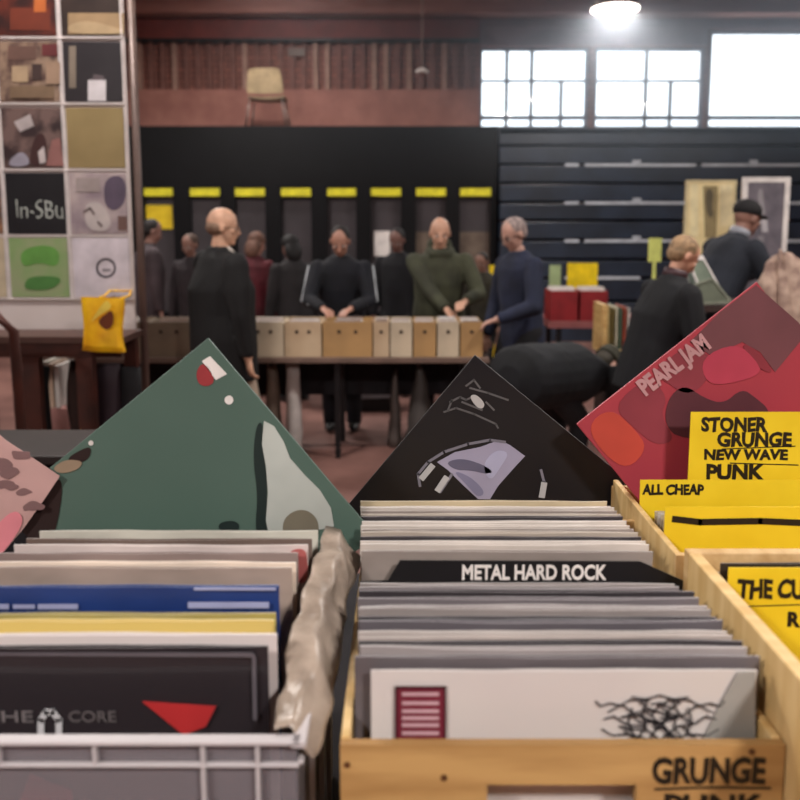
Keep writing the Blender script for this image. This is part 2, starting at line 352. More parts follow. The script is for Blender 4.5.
def sleeve_mesh(cx, y, z0, w, h, th, wave, seed, lean, mi=0, n=22, edge=False):
    """record sleeve: two card panels joined at the sides and foot, open along the slightly wavy top"""
    bm = bmesh.new()
    def P(u, v, s):
        wv = wave*noise.noise(Vector((u*2.2, v*1.2, seed*3.7)))
        return Vector((cx+(u-.5)*w, y+lean*v+wv*v+s*th/2*(.25+.75*math.sin(PI*min(max(u, .02), .98)))+(s*th*.06), z0+v*h+.0012*noise.noise(Vector((u*5, seed, 0)))*v))
    F_ = [[bm.verts.new(P(i/n, j/4, -1)) for i in range(n+1)] for j in range(5)]; K = [[bm.verts.new(P(i/n, j/4, 1)) for i in range(n+1)] for j in range(5)]
    for j in range(4):
        for i in range(n):
            bm.faces.new((F_[j][i], F_[j][i+1], F_[j+1][i+1], F_[j+1][i])); bm.faces.new((K[j][i+1], K[j][i], K[j+1][i], K[j+1][i+1]))
        bm.faces.new((F_[j][0], F_[j+1][0], K[j+1][0], K[j][0])); bm.faces.new((F_[j][n], K[j][n], K[j+1][n], F_[j+1][n]))
    for i in range(n): bm.faces.new((F_[0][i+1], F_[0][i], K[0][i], K[0][i+1]))
    # turned-in lips of card, leaving a dark slot in the middle
    lip = []
    for row, s in ((F_[4], 1), (K[4], -1)):
        r = [bm.verts.new(v.co+Vector((0, s*th*.16, 0))) for v in row]; r2 = [bm.verts.new(v.co+Vector((0, s*th*.16, -.012))) for v in row]
        for i in range(n):
            lip.append(bm.faces.new((row[i], row[i+1], r[i+1], r[i]))); bm.faces.new((r[i], r[i+1], r2[i+1], r2[i]))
    for f in bm.faces: f.material_index = mi; f.smooth = False
    if edge:
        for f in lip: f.material_index = 1
    return bm
def record(cx, y, w, zt, rgb, label, group=None, rough=.4, th=.0045, wave=.002, lean=.0, coat=.0, inner=True, zb=None, m=None, m2=None):
    zb = zb or TZ+.014; sd = random.random()*50
    t = thing('vinyl_record', label, 'record', (cx, y, zb), group)
    m = m or mat('card_%d_%d_%d_%d' % (*rgb, int(coat*10)), rgb, rough, rgb2=m2 or tuple(int(c*.86) for c in rgb), scale=9, stretch=(1, 1, 2), coat=coat)
    EDGE_HL = tuple(min(250, int(c*.55+112)) for c in rgb)  # paler lip colour paints plastic edge highlights onto the sleeve tops
    obj('sleeve', sleeve_mesh(cx, y, zb, w, zt-zb, th, wave, sd, lean, edge=True), [m, C(EDGE_HL, .35)], t)
    if inner:
        bm = sleeve_mesh(cx, y, zb+.004, w-.012, zt-zb-.0065, th*.35, wave, sd, lean, n=12)
        obj('inner_sleeve', bm, WHITE, t)
    return t
# --- centre crate
CX0, CX1 = at(340, 745, .6).x, .3115
hz = at(500, 785, .60).z
cr, fp = crate('open wooden crate with handle slot, full of records, lettered on its front', CX0, CX1, .600, 1.030, at(500, 745, .60).z, hole=(at(487, 800, .6).x, at(636, 800, .6).x, hz), front=WOODF, zback=1.16, zside=1.135, th=.008)
text('marker_lettering', 'GRUNGE', 652, 757, 766, 784, .5997, INK, fp, bold=.035, jit=.05)
text('marker_lettering', 'PUNK', 664, 794, 764, 818, .5997, INK, fp, bold=.03, jit=.05)
bm = bmesh.new(); strokes(bm, [[(655, 789), (710, 787), (770, 788)]], .5997, .0018); obj('marker_underline', bm, INK, fp)
for x, y in ((347, 765), (444, 778), (752, 752)):
    p = at(x, y, .5995); bm = bmesh.new(); rings(bm, [(p.x, .5992, p.z), (p.x, .6005, p.z)], [.0028, .0028], 10); obj('knot', bm, C((92, 56, 28)), fp)
# the front white record and its sleeve
def px_w(pxa, pxb, Y): return (at(pxa, 700, Y).x, at(pxb, 700, Y).x)
yF = .632
def topz(y, Y): return at(500, y, Y).z
t = thing('vinyl_record', 'white front album in the wooden crate with a dark tangled logo and maroon sticker', 'record', (.12, yF, TZ+.014))
zt = topz(670, yF); x0, x1 = px_w(371, 755, yF)
WSL = mat('off_white_sleeve', (208, 204, 200), .35, rgb2=(196, 188, 188), scale=3, coat=.3)
bm = sleeve_mesh((x0+x1)/2, yF, TZ+.014, x1-x0, zt-TZ-.014, .004, .0006, 3, 0); obj('sleeve', bm, WSL, t)
Yd = yF-.0033
bm = bmesh.new(); ppoly(bm, [(395, 688), (446, 688), (446, 745), (395, 745)], Yd, mi=0)
for y in (694, 703, 711, 718, 725, 733): ppoly(bm, [(402, y-1.6), (439, y-1.6), (439, y+1.6), (402, y+1.6)], Yd-.0006, mi=1)
for a in ((395, 686, 446, 689), (395, 686, 397.5, 745), (443.5, 686, 446, 745)): ppoly(bm, [(a[0], a[1]), (a[2], a[1]), (a[2], a[3]), (a[0], a[3])], Yd-.0003, mi=2)
obj('sticker', bm, [C((112, 34, 52)), C((196, 160, 168)), C((70, 16, 30))], t)
bm = bmesh.new(); random.seed(11); ls = []
for s in (-1, 1):
    X = lambda v: 660+s*v
    ls += [[(X(4), 722), (X(22), 716), (X(36), 706), (X(50), 703), (X(60), 706), (X(64), 701)], [(X(6), 712), (X(20), 702), (X(10), 699), (X(30), 700), (X(52), 712)],
           [(X(2), 738), (X(18), 726), (X(34), 724), (X(46), 716), (X(56), 719)], [(X(8), 740), (X(30), 734), (X(48), 735), (X(58), 729)], [(X(12), 700), (X(18), 712), (X(14), 726), (X(22), 738)],
           [(X(0), 704), (X(8), 714), (X(2), 726), (X(10), 738)], [(X(28), 708), (X(32), 722), (X(26), 734)], [(X(0), 695), (X(14), 699), (X(28), 697)]]
    for k in range(10):
        a = (X(random.uniform(0, 30)), random.uniform(702, 736)); ls.append([a, (a[0]+random.uniform(-12, 12), a[1]+random.uniform(-8, 8)), (a[0]+random.uniform(-16, 16), a[1]+random.uniform(-9, 9))])
strokes(bm, ls, Yd, .0013); obj('tangled_logo', bm, C((64, 62, 66)), t)
bm = bmesh.new(); ppoly(bm, [(738, 672), (755, 671), (755, 745), (700, 745), (722, 700)], Yd+.0002, sm=False); obj('grey_print', bm, C((160, 158, 154)), t)
GREY = [(168, 160, 160), (138, 130, 132), (190, 182, 178), (116, 110, 114), (156, 148, 146), (98, 94, 100), (184, 172, 166)]
x0, x1 = px_w(355, 757, .642)
record((x0+x1)/2, .642, x1-x0, topz(656, .642), (104, 98, 102), 'dark grey plastic-covered record directly behind the white front album', coat=.4, wave=.001)
# runs of records towards the back: (pixel row of top, depth) interpolated
random.seed(5)
Y = .653; i = 0; tot = 33
light = [(204, 196, 188), (186, 174, 162), (212, 204, 198), (150, 140, 134), (196, 180, 150)]
cn = {(0): 'grey'}
def cname(c):
    v = sum(c)/3; 
    if c[2] > c[0]+25: return 'blue'
    if c[0] > c[2]+60: return 'yellowish' if c[1] > c[2]+40 else 'reddish'
    if c[0] > c[2]+28: return 'cream'
    return 'charcoal' if v < 88 else 'dark grey' if v < 115 else 'mid grey' if v < 145 else 'light grey' if v < 185 else 'off-white'
ddone = False
while Y < 1.012:
    f = (Y-.65)/.362
    if not ddone and Y > .800:
        # genre divider
        yD = .846; Y = .846; ddone = True
        t = thing('genre_divider', 'black genre divider card lettered in white among the wooden crate records', 'divider', (.12, yD, TZ+.014))
        bm = bmesh.new(); zz = lambda y: topz(y, yD); a, b = at(360, 600, yD).x, at(684, 600, yD).x
        prism(bm, [(a, TZ+.014), (b, TZ+.014), (b, zz(581)), (at(640, 563, yD).x, zz(561)), (at(400, 563, yD).x, zz(560)), (at(388, 570, yD).x, zz(580)), (a, zz(581))], yD, .002)
        obj('card', bm, C((26, 24, 27), .4), t)
        text('lettering', 'METAL HARD ROCK', 462, 564.5, 607, 580, yD-.002, WHITE, t, bold=.03)
        Y += .013; continue
    c = (GREY[(i*3) % 7] if f < .5 else light[(i*2) % 5]) if random.random() < .85 else (60, 56, 60)
    if f > .5 and not (f > .6 and c == (60, 56, 60)): c = tuple(min(255, int(v*1.03)) for v in c)
    h = 1.1862+.005*f+random.uniform(-.0022, .0022)
    if not ddone and Y > .765: h = 1.1775-.001*(i % 2)
    xl_ = at(357, 656, .642).x*(1-f)+at(361, 501, 1.012).x*f; ww_ = .338-.016*f; cx = xl_+ww_/2+random.uniform(-.0012, .0012)
    i += 1
    record(cx, Y, ww_-random.uniform(0, .003), h, c, '%s record sleeve, %s behind the white front album' % (cname(c), ORD[i]), 'records in the wooden crate', coat=.3 if f < .5 else 0, wave=random.uniform(.001, .0045), th=random.uniform(.0035, .006))
    Y += random.uniform(.0095, .0125)
# low block behind the crate on which the black album stands
def riser(x0, x1, y0, y1, z, lab):
    tag(obj('wooden_block', B(((x0, y0, TZ+.001), (x1, y1, z))), WOOD, bevel=.004), lab, 'block')
# --- rotated display albums
def diamond(label, tx, ty, Y, ang, m, side=.315, th=.004):
    """square sleeve standing on a corner; ang = slope of its upper-left edge in degrees"""
    T = at(tx, ty, Y); a = math.radians(ang); L_ = Vector((-math.cos(a), 0, -math.sin(a)))*side; R_ = Vector((math.sin(a), 0, -math.cos(a)))*side
    t = thing('vinyl_record', label, 'record', T+L_+R_)
    bm = bmesh.new(); q = [T, T+R_, T+R_+L_, T+L_]; prism(bm, [(v.x, v.z) for v in q][::-1], Y+th, th)
    obj('sleeve', bm, m, t, bevel=.0008); return t, (T+L_+R_)
GRN = mat('green_sleeve', (82, 104, 95), .42, rgb2=(71, 93, 84), scale=2.5)
t, bot = diamond('dark green album standing on its corner behind the plastic crate', 208, 338, .940, 39, GRN); GT = t
Yg = .9397
bm = bmesh.new(); ppoly(bm, [(196, 371), (204, 361), (216, 380), (208, 387), (198, 384)], Yg, mi=0); ppoly(bm, [(202, 361), (210, 356), (227, 374), (216, 380)], Yg, mi=1); obj('corner_emblem', bm, [C((150, 52, 56)), WHITE], t)
bm = bmesh.new()
for x, y, r in ((229, 400, 4.6), (91, 443, 2.6)): ppoly(bm, [(x+r*math.cos(k*PI/5), y+r*math.sin(k*PI/5)) for k in range(10)][::-1], Yg)
obj('white_dot', bm, WHITE, t)
bm = bmesh.new(); ppoly(bm, [(256, 425), (263, 421), (262, 445), (268, 470), (266, 500), (272, 532), (262, 560), (255, 530), (258, 495), (253, 460)], Yg, mi=0)
ppoly(bm, [(264, 421), (274, 426), (284, 442), (290, 458), (304, 474), (320, 490), (331, 508), (334, 526), (318, 530), (302, 536), (286, 552), (272, 552), (266, 520), (268, 492), (266, 466), (262, 444)], Yg-.0003, mi=1, sm=False)
ppoly(bm, [(282, 520), (296, 509), (311, 511), (320, 524), (316, 545), (296, 552), (284, 540)], Yg-.0007, mi=2)
ppoly(bm, [(218, 523), (232, 520), (240, 524), (238, 532), (220, 532)], Yg, mi=0); obj('figure_print', bm, [C((28, 42, 40)), C((186, 192, 186)), C((124, 118, 102))], t)
riser(bot.x-.1, bot.x+.1, .935, 1.0, bot.z-.0005, 'small wooden block behind the plastic crate under the green album')
bm = bmesh.new(); ppoly(bm, [(66, 458), (88, 446), (92, 450), (88, 460), (74, 464)], Yg, mi=0); ppoly(bm, [(52, 468), (66, 459), (84, 461), (78, 470), (60, 474)], Yg-.0003, mi=1)
ppoly(bm, [(58, 474), (64, 490), (52, 548), (34, 546), (8, 512)], Yg-.0001, mi=0); obj('corner_patches', bm, [C((40, 26, 24)), C((150, 130, 108))], GT)  # dark brown and beige patches at the sleeve's left corner
BLK = mat('black_sleeve', (30, 27, 28), .4, rgb2=(22, 21, 26), scale=3)
t, bot = diamond('black album standing on its corner behind the wooden crate, pale paper figure on it', 475, 355, 1.150, 50.5, BLK)
Yb = 1.1497
bm = bmesh.new()
ppoly(bm, [(437, 462), (455, 452), (480, 447), (499, 440), (510, 445), (525, 456), (512, 470), (498, 486), (490, 499), (478, 499), (462, 484), (448, 470)], Yb, mi=0, sm=False)
ppoly(bm, [(445, 462), (462, 458), (482, 464), (494, 472), (486, 474), (470, 470), (455, 470)], Yb-.0006, mi=1)
ppoly(bm, [(482, 466), (494, 450), (510, 452), (500, 468), (490, 482)], Yb-.0006, mi=2)
ppoly(bm, [(478, 498), (466, 484), (452, 470), (470, 476), (486, 492)], Yb-.0007, mi=3)
obj('folded_paper_print', bm, [C((158, 154, 178)), C((96, 94, 116)), C((172, 172, 200)), C((126, 124, 152))], t)
bm = bmesh.new(); strokes(bm, [[(420, 486), (418, 474), (428, 462), (444, 452), (468, 444), (490, 440), (505, 442)], [(440, 492), (447, 482), (452, 474)]], Yb-.0003, .004, mi=0); strokes(bm, [[(422, 478), (432, 466)], [(438, 490), (446, 478)]], Yb-.0006, .009, mi=1); obj('pale_swirl_print', bm, [C((120, 118, 130)), C((178, 178, 180))], t)
bm = bmesh.new(); strokes(bm, [[(540, 496), (544, 482), (541, 470)]], Yb-.0003, .004, mi=0); strokes(bm, [[(542, 496), (544, 484)]], Yb-.0006, .009, mi=1); obj('pale_stroke_print', bm, [C((120, 118, 130)), C((178, 178, 180))], t)
bm = bmesh.new(); strokes(bm, [[(466, 386), (474, 380), (480, 388)], [(470, 388), (488, 393), (508, 400)], [(450, 402), (460, 397), (466, 400), (474, 396)], [(444, 412), (456, 408), (474, 414), (496, 424), (498, 428)], [(462, 402), (482, 410)], [(452, 400), (448, 410)], [(486, 402), (494, 410)]], Yb, .0028, mi=0)
ppoly(bm, [(469, 396), (476, 394), (485, 403), (483, 409), (476, 407)], Yb-.0004, mi=1); obj('scrawled_title', bm, [C((96, 94, 96)), C((186, 184, 184))], t)
riser(bot.x-.1, bot.x+.1, 1.10, 1.2, bot.z-.0005, 'small wooden block behind the wooden crate under the black album')
RED = mat('dark_red_sleeve', (172, 62, 74), .42, rgb2=(150, 56, 68), scale=2.5)
t, bot = diamond('dark red album tilted on its corner with slanting pale lettering', 757, 282, 1.100, 39.5, RED)
Yr = 1.0997
bm = bmesh.new()
ppoly(bm, [(756, 285), (798, 322), (806, 334), (775, 372), (760, 352), (742, 342), (712, 356), (690, 342), (720, 312)], Yr, mi=0, sm=False)
ppoly(bm, [(586, 426), (610, 407), (634, 428), (648, 448), (628, 470), (604, 455)], Yr, mi=1)
ppoly(bm, [(612, 406), (648, 376), (668, 396), (660, 416), (676, 440), (656, 446), (634, 428)], Yr, mi=2)
ppoly(bm, [(690, 342), (712, 356), (706, 384), (686, 396), (664, 380), (650, 374)], Yr-.0003, mi=2)
ppoly(bm, [(668, 398), (684, 384), (704, 398), (724, 404), (742, 388), (756, 398), (770, 410), (770, 440), (680, 440), (664, 424)], Yr-.0003, mi=3)
ppoly(bm, [(742, 342), (760, 352), (774, 372), (764, 372), (746, 356)], Yr-.0003, mi=4)
ppoly(bm, [(700, 358), (736, 342), (756, 360), (762, 374), (730, 384), (706, 384)], Yr-.0006, mi=5)
obj('blurred_print', bm, [C((112, 66, 72)), C((196, 74, 60)), C((140, 56, 68)), C((88, 44, 52)), C((136, 48, 60)), C((182, 62, 84))], t)
text('title_lettering', 'PEARL JAM', 634, 355, 716, 379, Yr-.0012, C((196, 148, 152)), t, rot=math.radians(38), bold=.045)
PINK = mat('pink_marbled_sleeve', (222, 140, 148), .4, rgb2=(186, 100, 110), scale=3)
t, bot = diamond('pink album with grey veined print leaning at the left edge', -150, 320, .933, 37, PINK)
bm = bmesh.new()
ppoly(bm, [(-8, 428), (6, 440), (30, 456), (60, 476), (44, 500), (24, 528), (4, 552), (-8, 540)], .9325, mi=0, sm=False)
random.seed(3)
for k in range(9):
    x, y = random.uniform(-4, 34), random.uniform(452, 512); r = random.uniform(6, 12)
    ppoly(bm, [(x+r*random.uniform(.5, 1.3)*math.cos(j*PI/4)*1.3, y+r*random.uniform(.3, .8)*math.sin(j*PI/4)) for j in range(8)][::-1], .9321-.0001*k, mi=1)
ppoly(bm, [(-8, 530), (14, 508), (26, 520), (6, 550), (-8, 562)], .9309, mi=2)
obj('veined_print', bm, [C((196, 158, 154)), C((128, 98, 98)), C((226, 138, 148))], t)
riser(bot.x-.1, bot.x+.1, .925, .98, bot.z-.0005, 'small wooden block under the pink album')
# --- left plastic crate
LX0, LX1, LY0, LY1, LZ = -.452, -.083, .600, .918, at(200, 738, .60).z
t = thing('plastic_crate', 'translucent grey plastic crate holding the left row of records', 'crate', ((LX0+LX1)/2, .76, TZ))
th = .003
obj('front_wall', B(((LX0, LY0, TZ+.003), (LX1, LY0+th, LZ))), PLASTIC, t)
obj('back_wall', B(((LX0, LY1-th, TZ+.003), (LX1, LY1, LZ+.02))), PLASTIC, t)
for x in (LX0, LX1-th): obj('side_wall', B(((x, LY0+th, TZ+.003), (x+th, LY1-th, LZ+.0))), PLASTIC, t)
obj('base', B(((LX0+th, LY0+th, TZ+.001), (LX1-th, LY1-th, TZ+.006))), PLASTIC, t)
bm = B(((LX0-.004, LY0-.008, LZ-.002), (LX1+.004, LY0+.003, LZ+.002)), ((LX0-.004, LY1-.004, LZ-.004), (LX1+.004, LY1+.006, LZ+.002)), ((LX0-.006, LY0-.008, LZ-.004), (LX0+.004, LY1+.006, LZ+.002)), ((LX1-.004, LY0-.008, LZ-.004), (LX1+.008, LY1+.006, LZ+.002)))
zr = at(200, 762, .6).z; box(bm, (LX0-.002, LY0-.006, zr-.0012), (LX1+.002, LY0, zr+.0012)); box(bm, (LX1, LY0, zr-.003), (LX1+.005, LY1, zr+.001))
obj('rim', bm, PLRIB, t, bevel=.0012)
for a in (2, 98, 205, 259):
    x = at(a, 780, .6).x
    if a < 205: bm = B(((x-.0015, LY0-.0055, zr+.001), (x+.0015, LY0, LZ-.004)))
    else: bm = B(((x-.0016, LY0-.0055, TZ+.01), (x+.0016, LY0, LZ-.004)))
    obj('rib', bm, PLRIB, t)
for y in (.68, .76, .84): obj('rib', B(((LX1, y-.003, TZ+.01), (LX1+.005, y+.003, LZ-.004))), PLRIB, t)
# records in it: pixel row of the top edge, depth, right edge pixel, colour
Ls = [(646, .650, 268, (38, 34, 38)), (634, .664, 277, (214, 204, 202)), (620, .690, 274, (206, 182, 104)), (613, .7035, 276, (168, 156, 92)), (586, .722, 279, (34, 58, 118)),
      (567, .768, 292, (168, 150, 138)), (562, .780, 296, (232, 216, 200)), (553, .806, 298, (140, 124, 120)), (545, .822, 308, (214, 202, 198)), (539, .846, 312, (112, 96, 88)), (531, .870, 318, (206, 204, 192)), (535, .884, 316, (150, 134, 110))]
labs = ['black front album in the plastic crate with grey lettering and red shape', 'white record sleeve directly behind the black front album in the plastic crate', 'yellow record sleeve in front of another yellowish one in the plastic crate', 'olive yellow record sleeve just in front of the blue one', 'blue record sleeve with pale lettering strips in the plastic crate',
        'beige-brown sleeve directly behind the blue record', 'cream-white sleeve, second behind the blue record', 'taupe sleeve, third behind the blue record', 'off-white sleeve, fourth behind the blue record', 'brown sleeve near the back of the plastic crate', 'white sleeve, second from the back of the plastic crate', 'tan sleeve, rearmost in the plastic crate']
LR = []
for (py, Y, pr, c), lab in zip(Ls, labs):
    xr_ = at(pr, py, Y).x; zt = at(200, py, Y).z
    LR.append(record(xr_-.1575, Y, .315, zt, c, lab, wave=.0012 if Y < .8 else .003, coat=.35 if Y == .650 else 0, th=.005, m2=tuple(min(255, int(v*1.0)) for v in c) if Y < .7 else None))
f = LR[0]; Yk = .650-.004
text('lettering', 'THE', -16, 711, 33, 722, Yk, C((112, 106, 108)), f, bold=.01); text('lettering', 'CORE', 69, 711, 116, 722, Yk, C((96, 90, 92)), f, bold=.01)
bm = bmesh.new(); strokes(bm, [[(41, 734), (41, 720), (46, 712), (53, 712), (59, 720), (59, 734)]], Yk, .0055); obj('arch_emblem', bm, C((200, 200, 204)), f)
bm = bmesh.new(); ppoly(bm, [(142, 701), (216, 706), (206, 726), (184, 735), (168, 722)], Yk, sm=False); obj('red_print', bm, C((178, 44, 46)), f)
bm = bmesh.new(); ppoly(bm, [(20, 800), (30, 774), (72, 790), (74, 812), (20, 812)], Yk, sm=False); obj('lower_red_print', bm, C((190, 50, 60)), f)
bm = bmesh.new(); ppoly(bm, [(-60, 652.5), (252, 652.5), (256, 656), (257, 720), (253, 720), (252, 657), (-60, 655)], Yk, .0005, sm=False); obj('plastic_cover_edge', bm, C((96, 92, 98), .2), f)
bl = LR[4]; Yk = .722-.0045
for a, b, y0, y1 in ((-40, 9, 604, 609), (13, 35, 604.5, 608.5), (38, 78, 604, 609), (188, 269, 602, 608), (194, 276, 587.5, 590)):
    bm = bmesh.new(); ppoly(bm, [(a, y0), (b, y0), (b, y1), (a, y1)], Yk); obj('pale_lettering_strip', bm, C((158, 164, 200)), bl)
tr = LR[8]; bm = bmesh.new(); ppoly(bm, [(286, 552), (304, 547), (308, 560), (307, 585), (290, 580)], .822-.0065, .0004); obj('pink_print', bm, C((176, 96, 94)), tr)
# crumpled plastic wrapping hanging over the crate's right wall
def crumple(name, lab, cat, grid, th, m, amp, seed, group=None, st=(28, 28, 28)):
    bm = bmesh.new(); n, k = len(grid), len(grid[0]); N_ = 14
    def I(u, v):
        a = u*(n-1); i = min(int(a), n-2); fa = a-i; b = v*(k-1); j = min(int(b), k-2); fb = b-j
        p = (Vector(grid[i][j])*(1-fa)+Vector(grid[i+1][j])*fa)*(1-fb)+(Vector(grid[i][j+1])*(1-fa)+Vector(grid[i+1][j+1])*fa)*fb
        q = Vector((p.x*st[0]+seed, p.y*st[1], p.z*st[2])); return p+Vector((noise.noise(q), noise.noise(q+Vector((9, 0, 0))), noise.noise(q+Vector((0, 9, 0)))))*amp
    V = [[bm.verts.new(I(i/N_/2, j/N_)) for j in range(N_+1)] for i in range(2*N_+1)]
    for i in range(2*N_):
        for j in range(N_): bm.faces.new((V[i][j], V[i][j+1], V[i+1][j+1], V[i+1][j])).smooth = True
    o = obj(name, bm, m); s = o.modifiers.new('s', 'SOLIDIFY'); s.thickness = th; tag(o, lab, cat, group); return o
WRAP = mat('crumpled_beige_wrapping', (170, 154, 140), .3, rgb2=(134, 120, 108), scale=26, bump=.5, detail=5, lo=.4, hi=.62)
crumple('plastic_wrapping', 'crumpled beige wrapping draped over the right wall of the plastic crate', 'wrapping',
        [[(-.100, .604, LZ+.004), (-.086, .604, LZ+.008), (-.068, .604, LZ-.02)], [(-.100, .66, 1.165), (-.078, .66, 1.168), (-.060, .66, 1.135)], [(-.098, .74, 1.19), (-.074, .74, 1.183), (-.058, .74, 1.135)], [(-.092, .82, 1.195), (-.068, .82, 1.192), (-.052, .82, 1.15)], [(-.086, .90, 1.20), (-.064, .90, 1.195), (-.048, .90, 1.16)]], .0008, WRAP, .009, 4)
# --- right wooden crates and their cards
crate('tall wooden crate at the right edge holding a yellow card', .3135, .672, .470, .846, at(740, 548, .846).z, th=.0135)
crate('wooden crate behind the right-hand one holding the yellow genre cards', .311, .672, .862, 1.140, at(640, 480, 1.13).z, th=.008, zback=1.17)
def card(label, x0, y0, x1, y1, Y, parts, zb=None):
    a, b = at(x0, y1, Y), at(x1, y0, Y); t = thing('genre_card', label, 'sign', ((a.x+b.x)/2, Y, zb or a.z))
    obj('card', B(((a.x, Y, zb or a.z), (b.x, Y+.0016, b.z))), YEL, t)
    for nm, s, q in parts:
        if s: text(nm, s, *q, Y, INK, t, bold=.045, jit=.06)
        else:
            bm = bmesh.new(); strokes(bm, q[0], Y, q[1]); obj(nm, bm, INK, t)
    return t
card('large yellow genre card standing before the dark red album', 687, 412, 872, 500, 1.060, [('lettering', 'STONER', (701, 417, 768, 432)), ('lettering', 'GRUNGE', (717, 432, 792, 447)), ('lettering', 'NEW WAVE', (704, 449, 788, 460)), ('lettering', 'PUNK', (706, 464, 765, 480)),
     ('pen_line', None, ([[(722, 449), (795, 446)], [(722, 485), (790, 482)], [(730, 463), (798, 465)]], .0014))], zb=TZ+.016)
card('long yellow price card in the wooden crate under the large yellow one', 639, 480, 900, 520, 1.036, [('lettering', 'ALL CHEAP', (642, 484, 704, 495))], zb=TZ+.016)
card('yellow card with a thick black line, lowest and nearest of those in the rear crate', 663, 507, 900, 560, .935, [('marker_bar', None, ([[(674, 519), (700, 522), (760, 521), (830, 524)]], .008))], zb=TZ+.016)
card('yellow artist card leaning in the right-edge wooden crate', 722, 568, 900, 700, .790, [('lettering', 'THE CURE', (737, 579, 826, 599)), ('lettering', 'R', (787, 612, 801, 627)), ('pen_line', None, ([[(722, 607), (820, 604)]], .001))], zb=TZ+.016)
random.seed(21)
record(.493, .800, .315, topz(563, .800), (52, 44, 42), 'dark record sleeve directly behind the yellow artist card in the right-edge crate', wave=.001)
record(.493, .812, .315, topz(572, .812), (190, 178, 160), 'cream record sleeve behind the dark one in the right-edge crate', wave=.001)
for k in range(7):
    c = random.choice(light); record(.493, .945+.0115*k, .315, 1.188-.002*k, c, '%s sleeve in the rear right crate, %s behind the black-lined yellow card' % (cname(c), ORD[k]), wave=.002)
#PART3
# ------------------------------------------------------------------ people
def remesh(name, bm, vox, mats, parent, Mw, smooth=3, fold=0, seed=0, matfn=None):
    bmesh.ops.recalc_face_normals(bm, faces=bm.faces)
    me = bpy.data.meshes.new('tmp'); bm.to_mesh(me); bm.free(); o = bpy.data.objects.new('tmp', me); COL.objects.link(o)
    r = o.modifiers.new('r', 'REMESH'); r.mode = 'VOXEL'; r.voxel_size = vox; r.use_smooth_shade = True
    if smooth: s = o.modifiers.new('s', 'SMOOTH'); s.iterations = smooth; s.factor = .5
    bpy.context.view_layer.update()
    m2 = bpy.data.meshes.new_from_object(o.evaluated_get(bpy.context.evaluated_depsgraph_get()))
    bpy.data.objects.remove(o); bpy.data.meshes.remove(me); m2.name = name
    m2.materials.clear()
    for m in (mats if isinstance(mats, (list, tuple)) else [mats]): m2.materials.append(m)
    if fold:
        ns = [v.normal.copy() for v in m2.vertices]
        for v, n in zip(m2.vertices, ns):
            c = v.co; q = Vector((c.x*7+seed, c.y*7, c.z*3.2)); v.co = c+n*fold*(noise.noise(q)+.5*noise.noise(q*2.7))
    for p in m2.polygons:
        p.use_smooth = True
        if matfn: p.material_index = matfn(p.center)
    ob = bpy.data.objects.new(name, m2); COL.objects.link(ob); ob.parent = parent; return ob
def ik(a, b, l1, l2, pole):
    d = b-a; L = min(d.length, (l1+l2)*.995); dn = d.normalized(); b = a+dn*L
    x = (l1*l1-l2*l2+L*L)/(2*L); h = math.sqrt(max(l1*l1-x*x, 0)); p = (pole-dn*pole.dot(dn)).normalized(); return a+dn*x+p*h, b
V3 = Vector
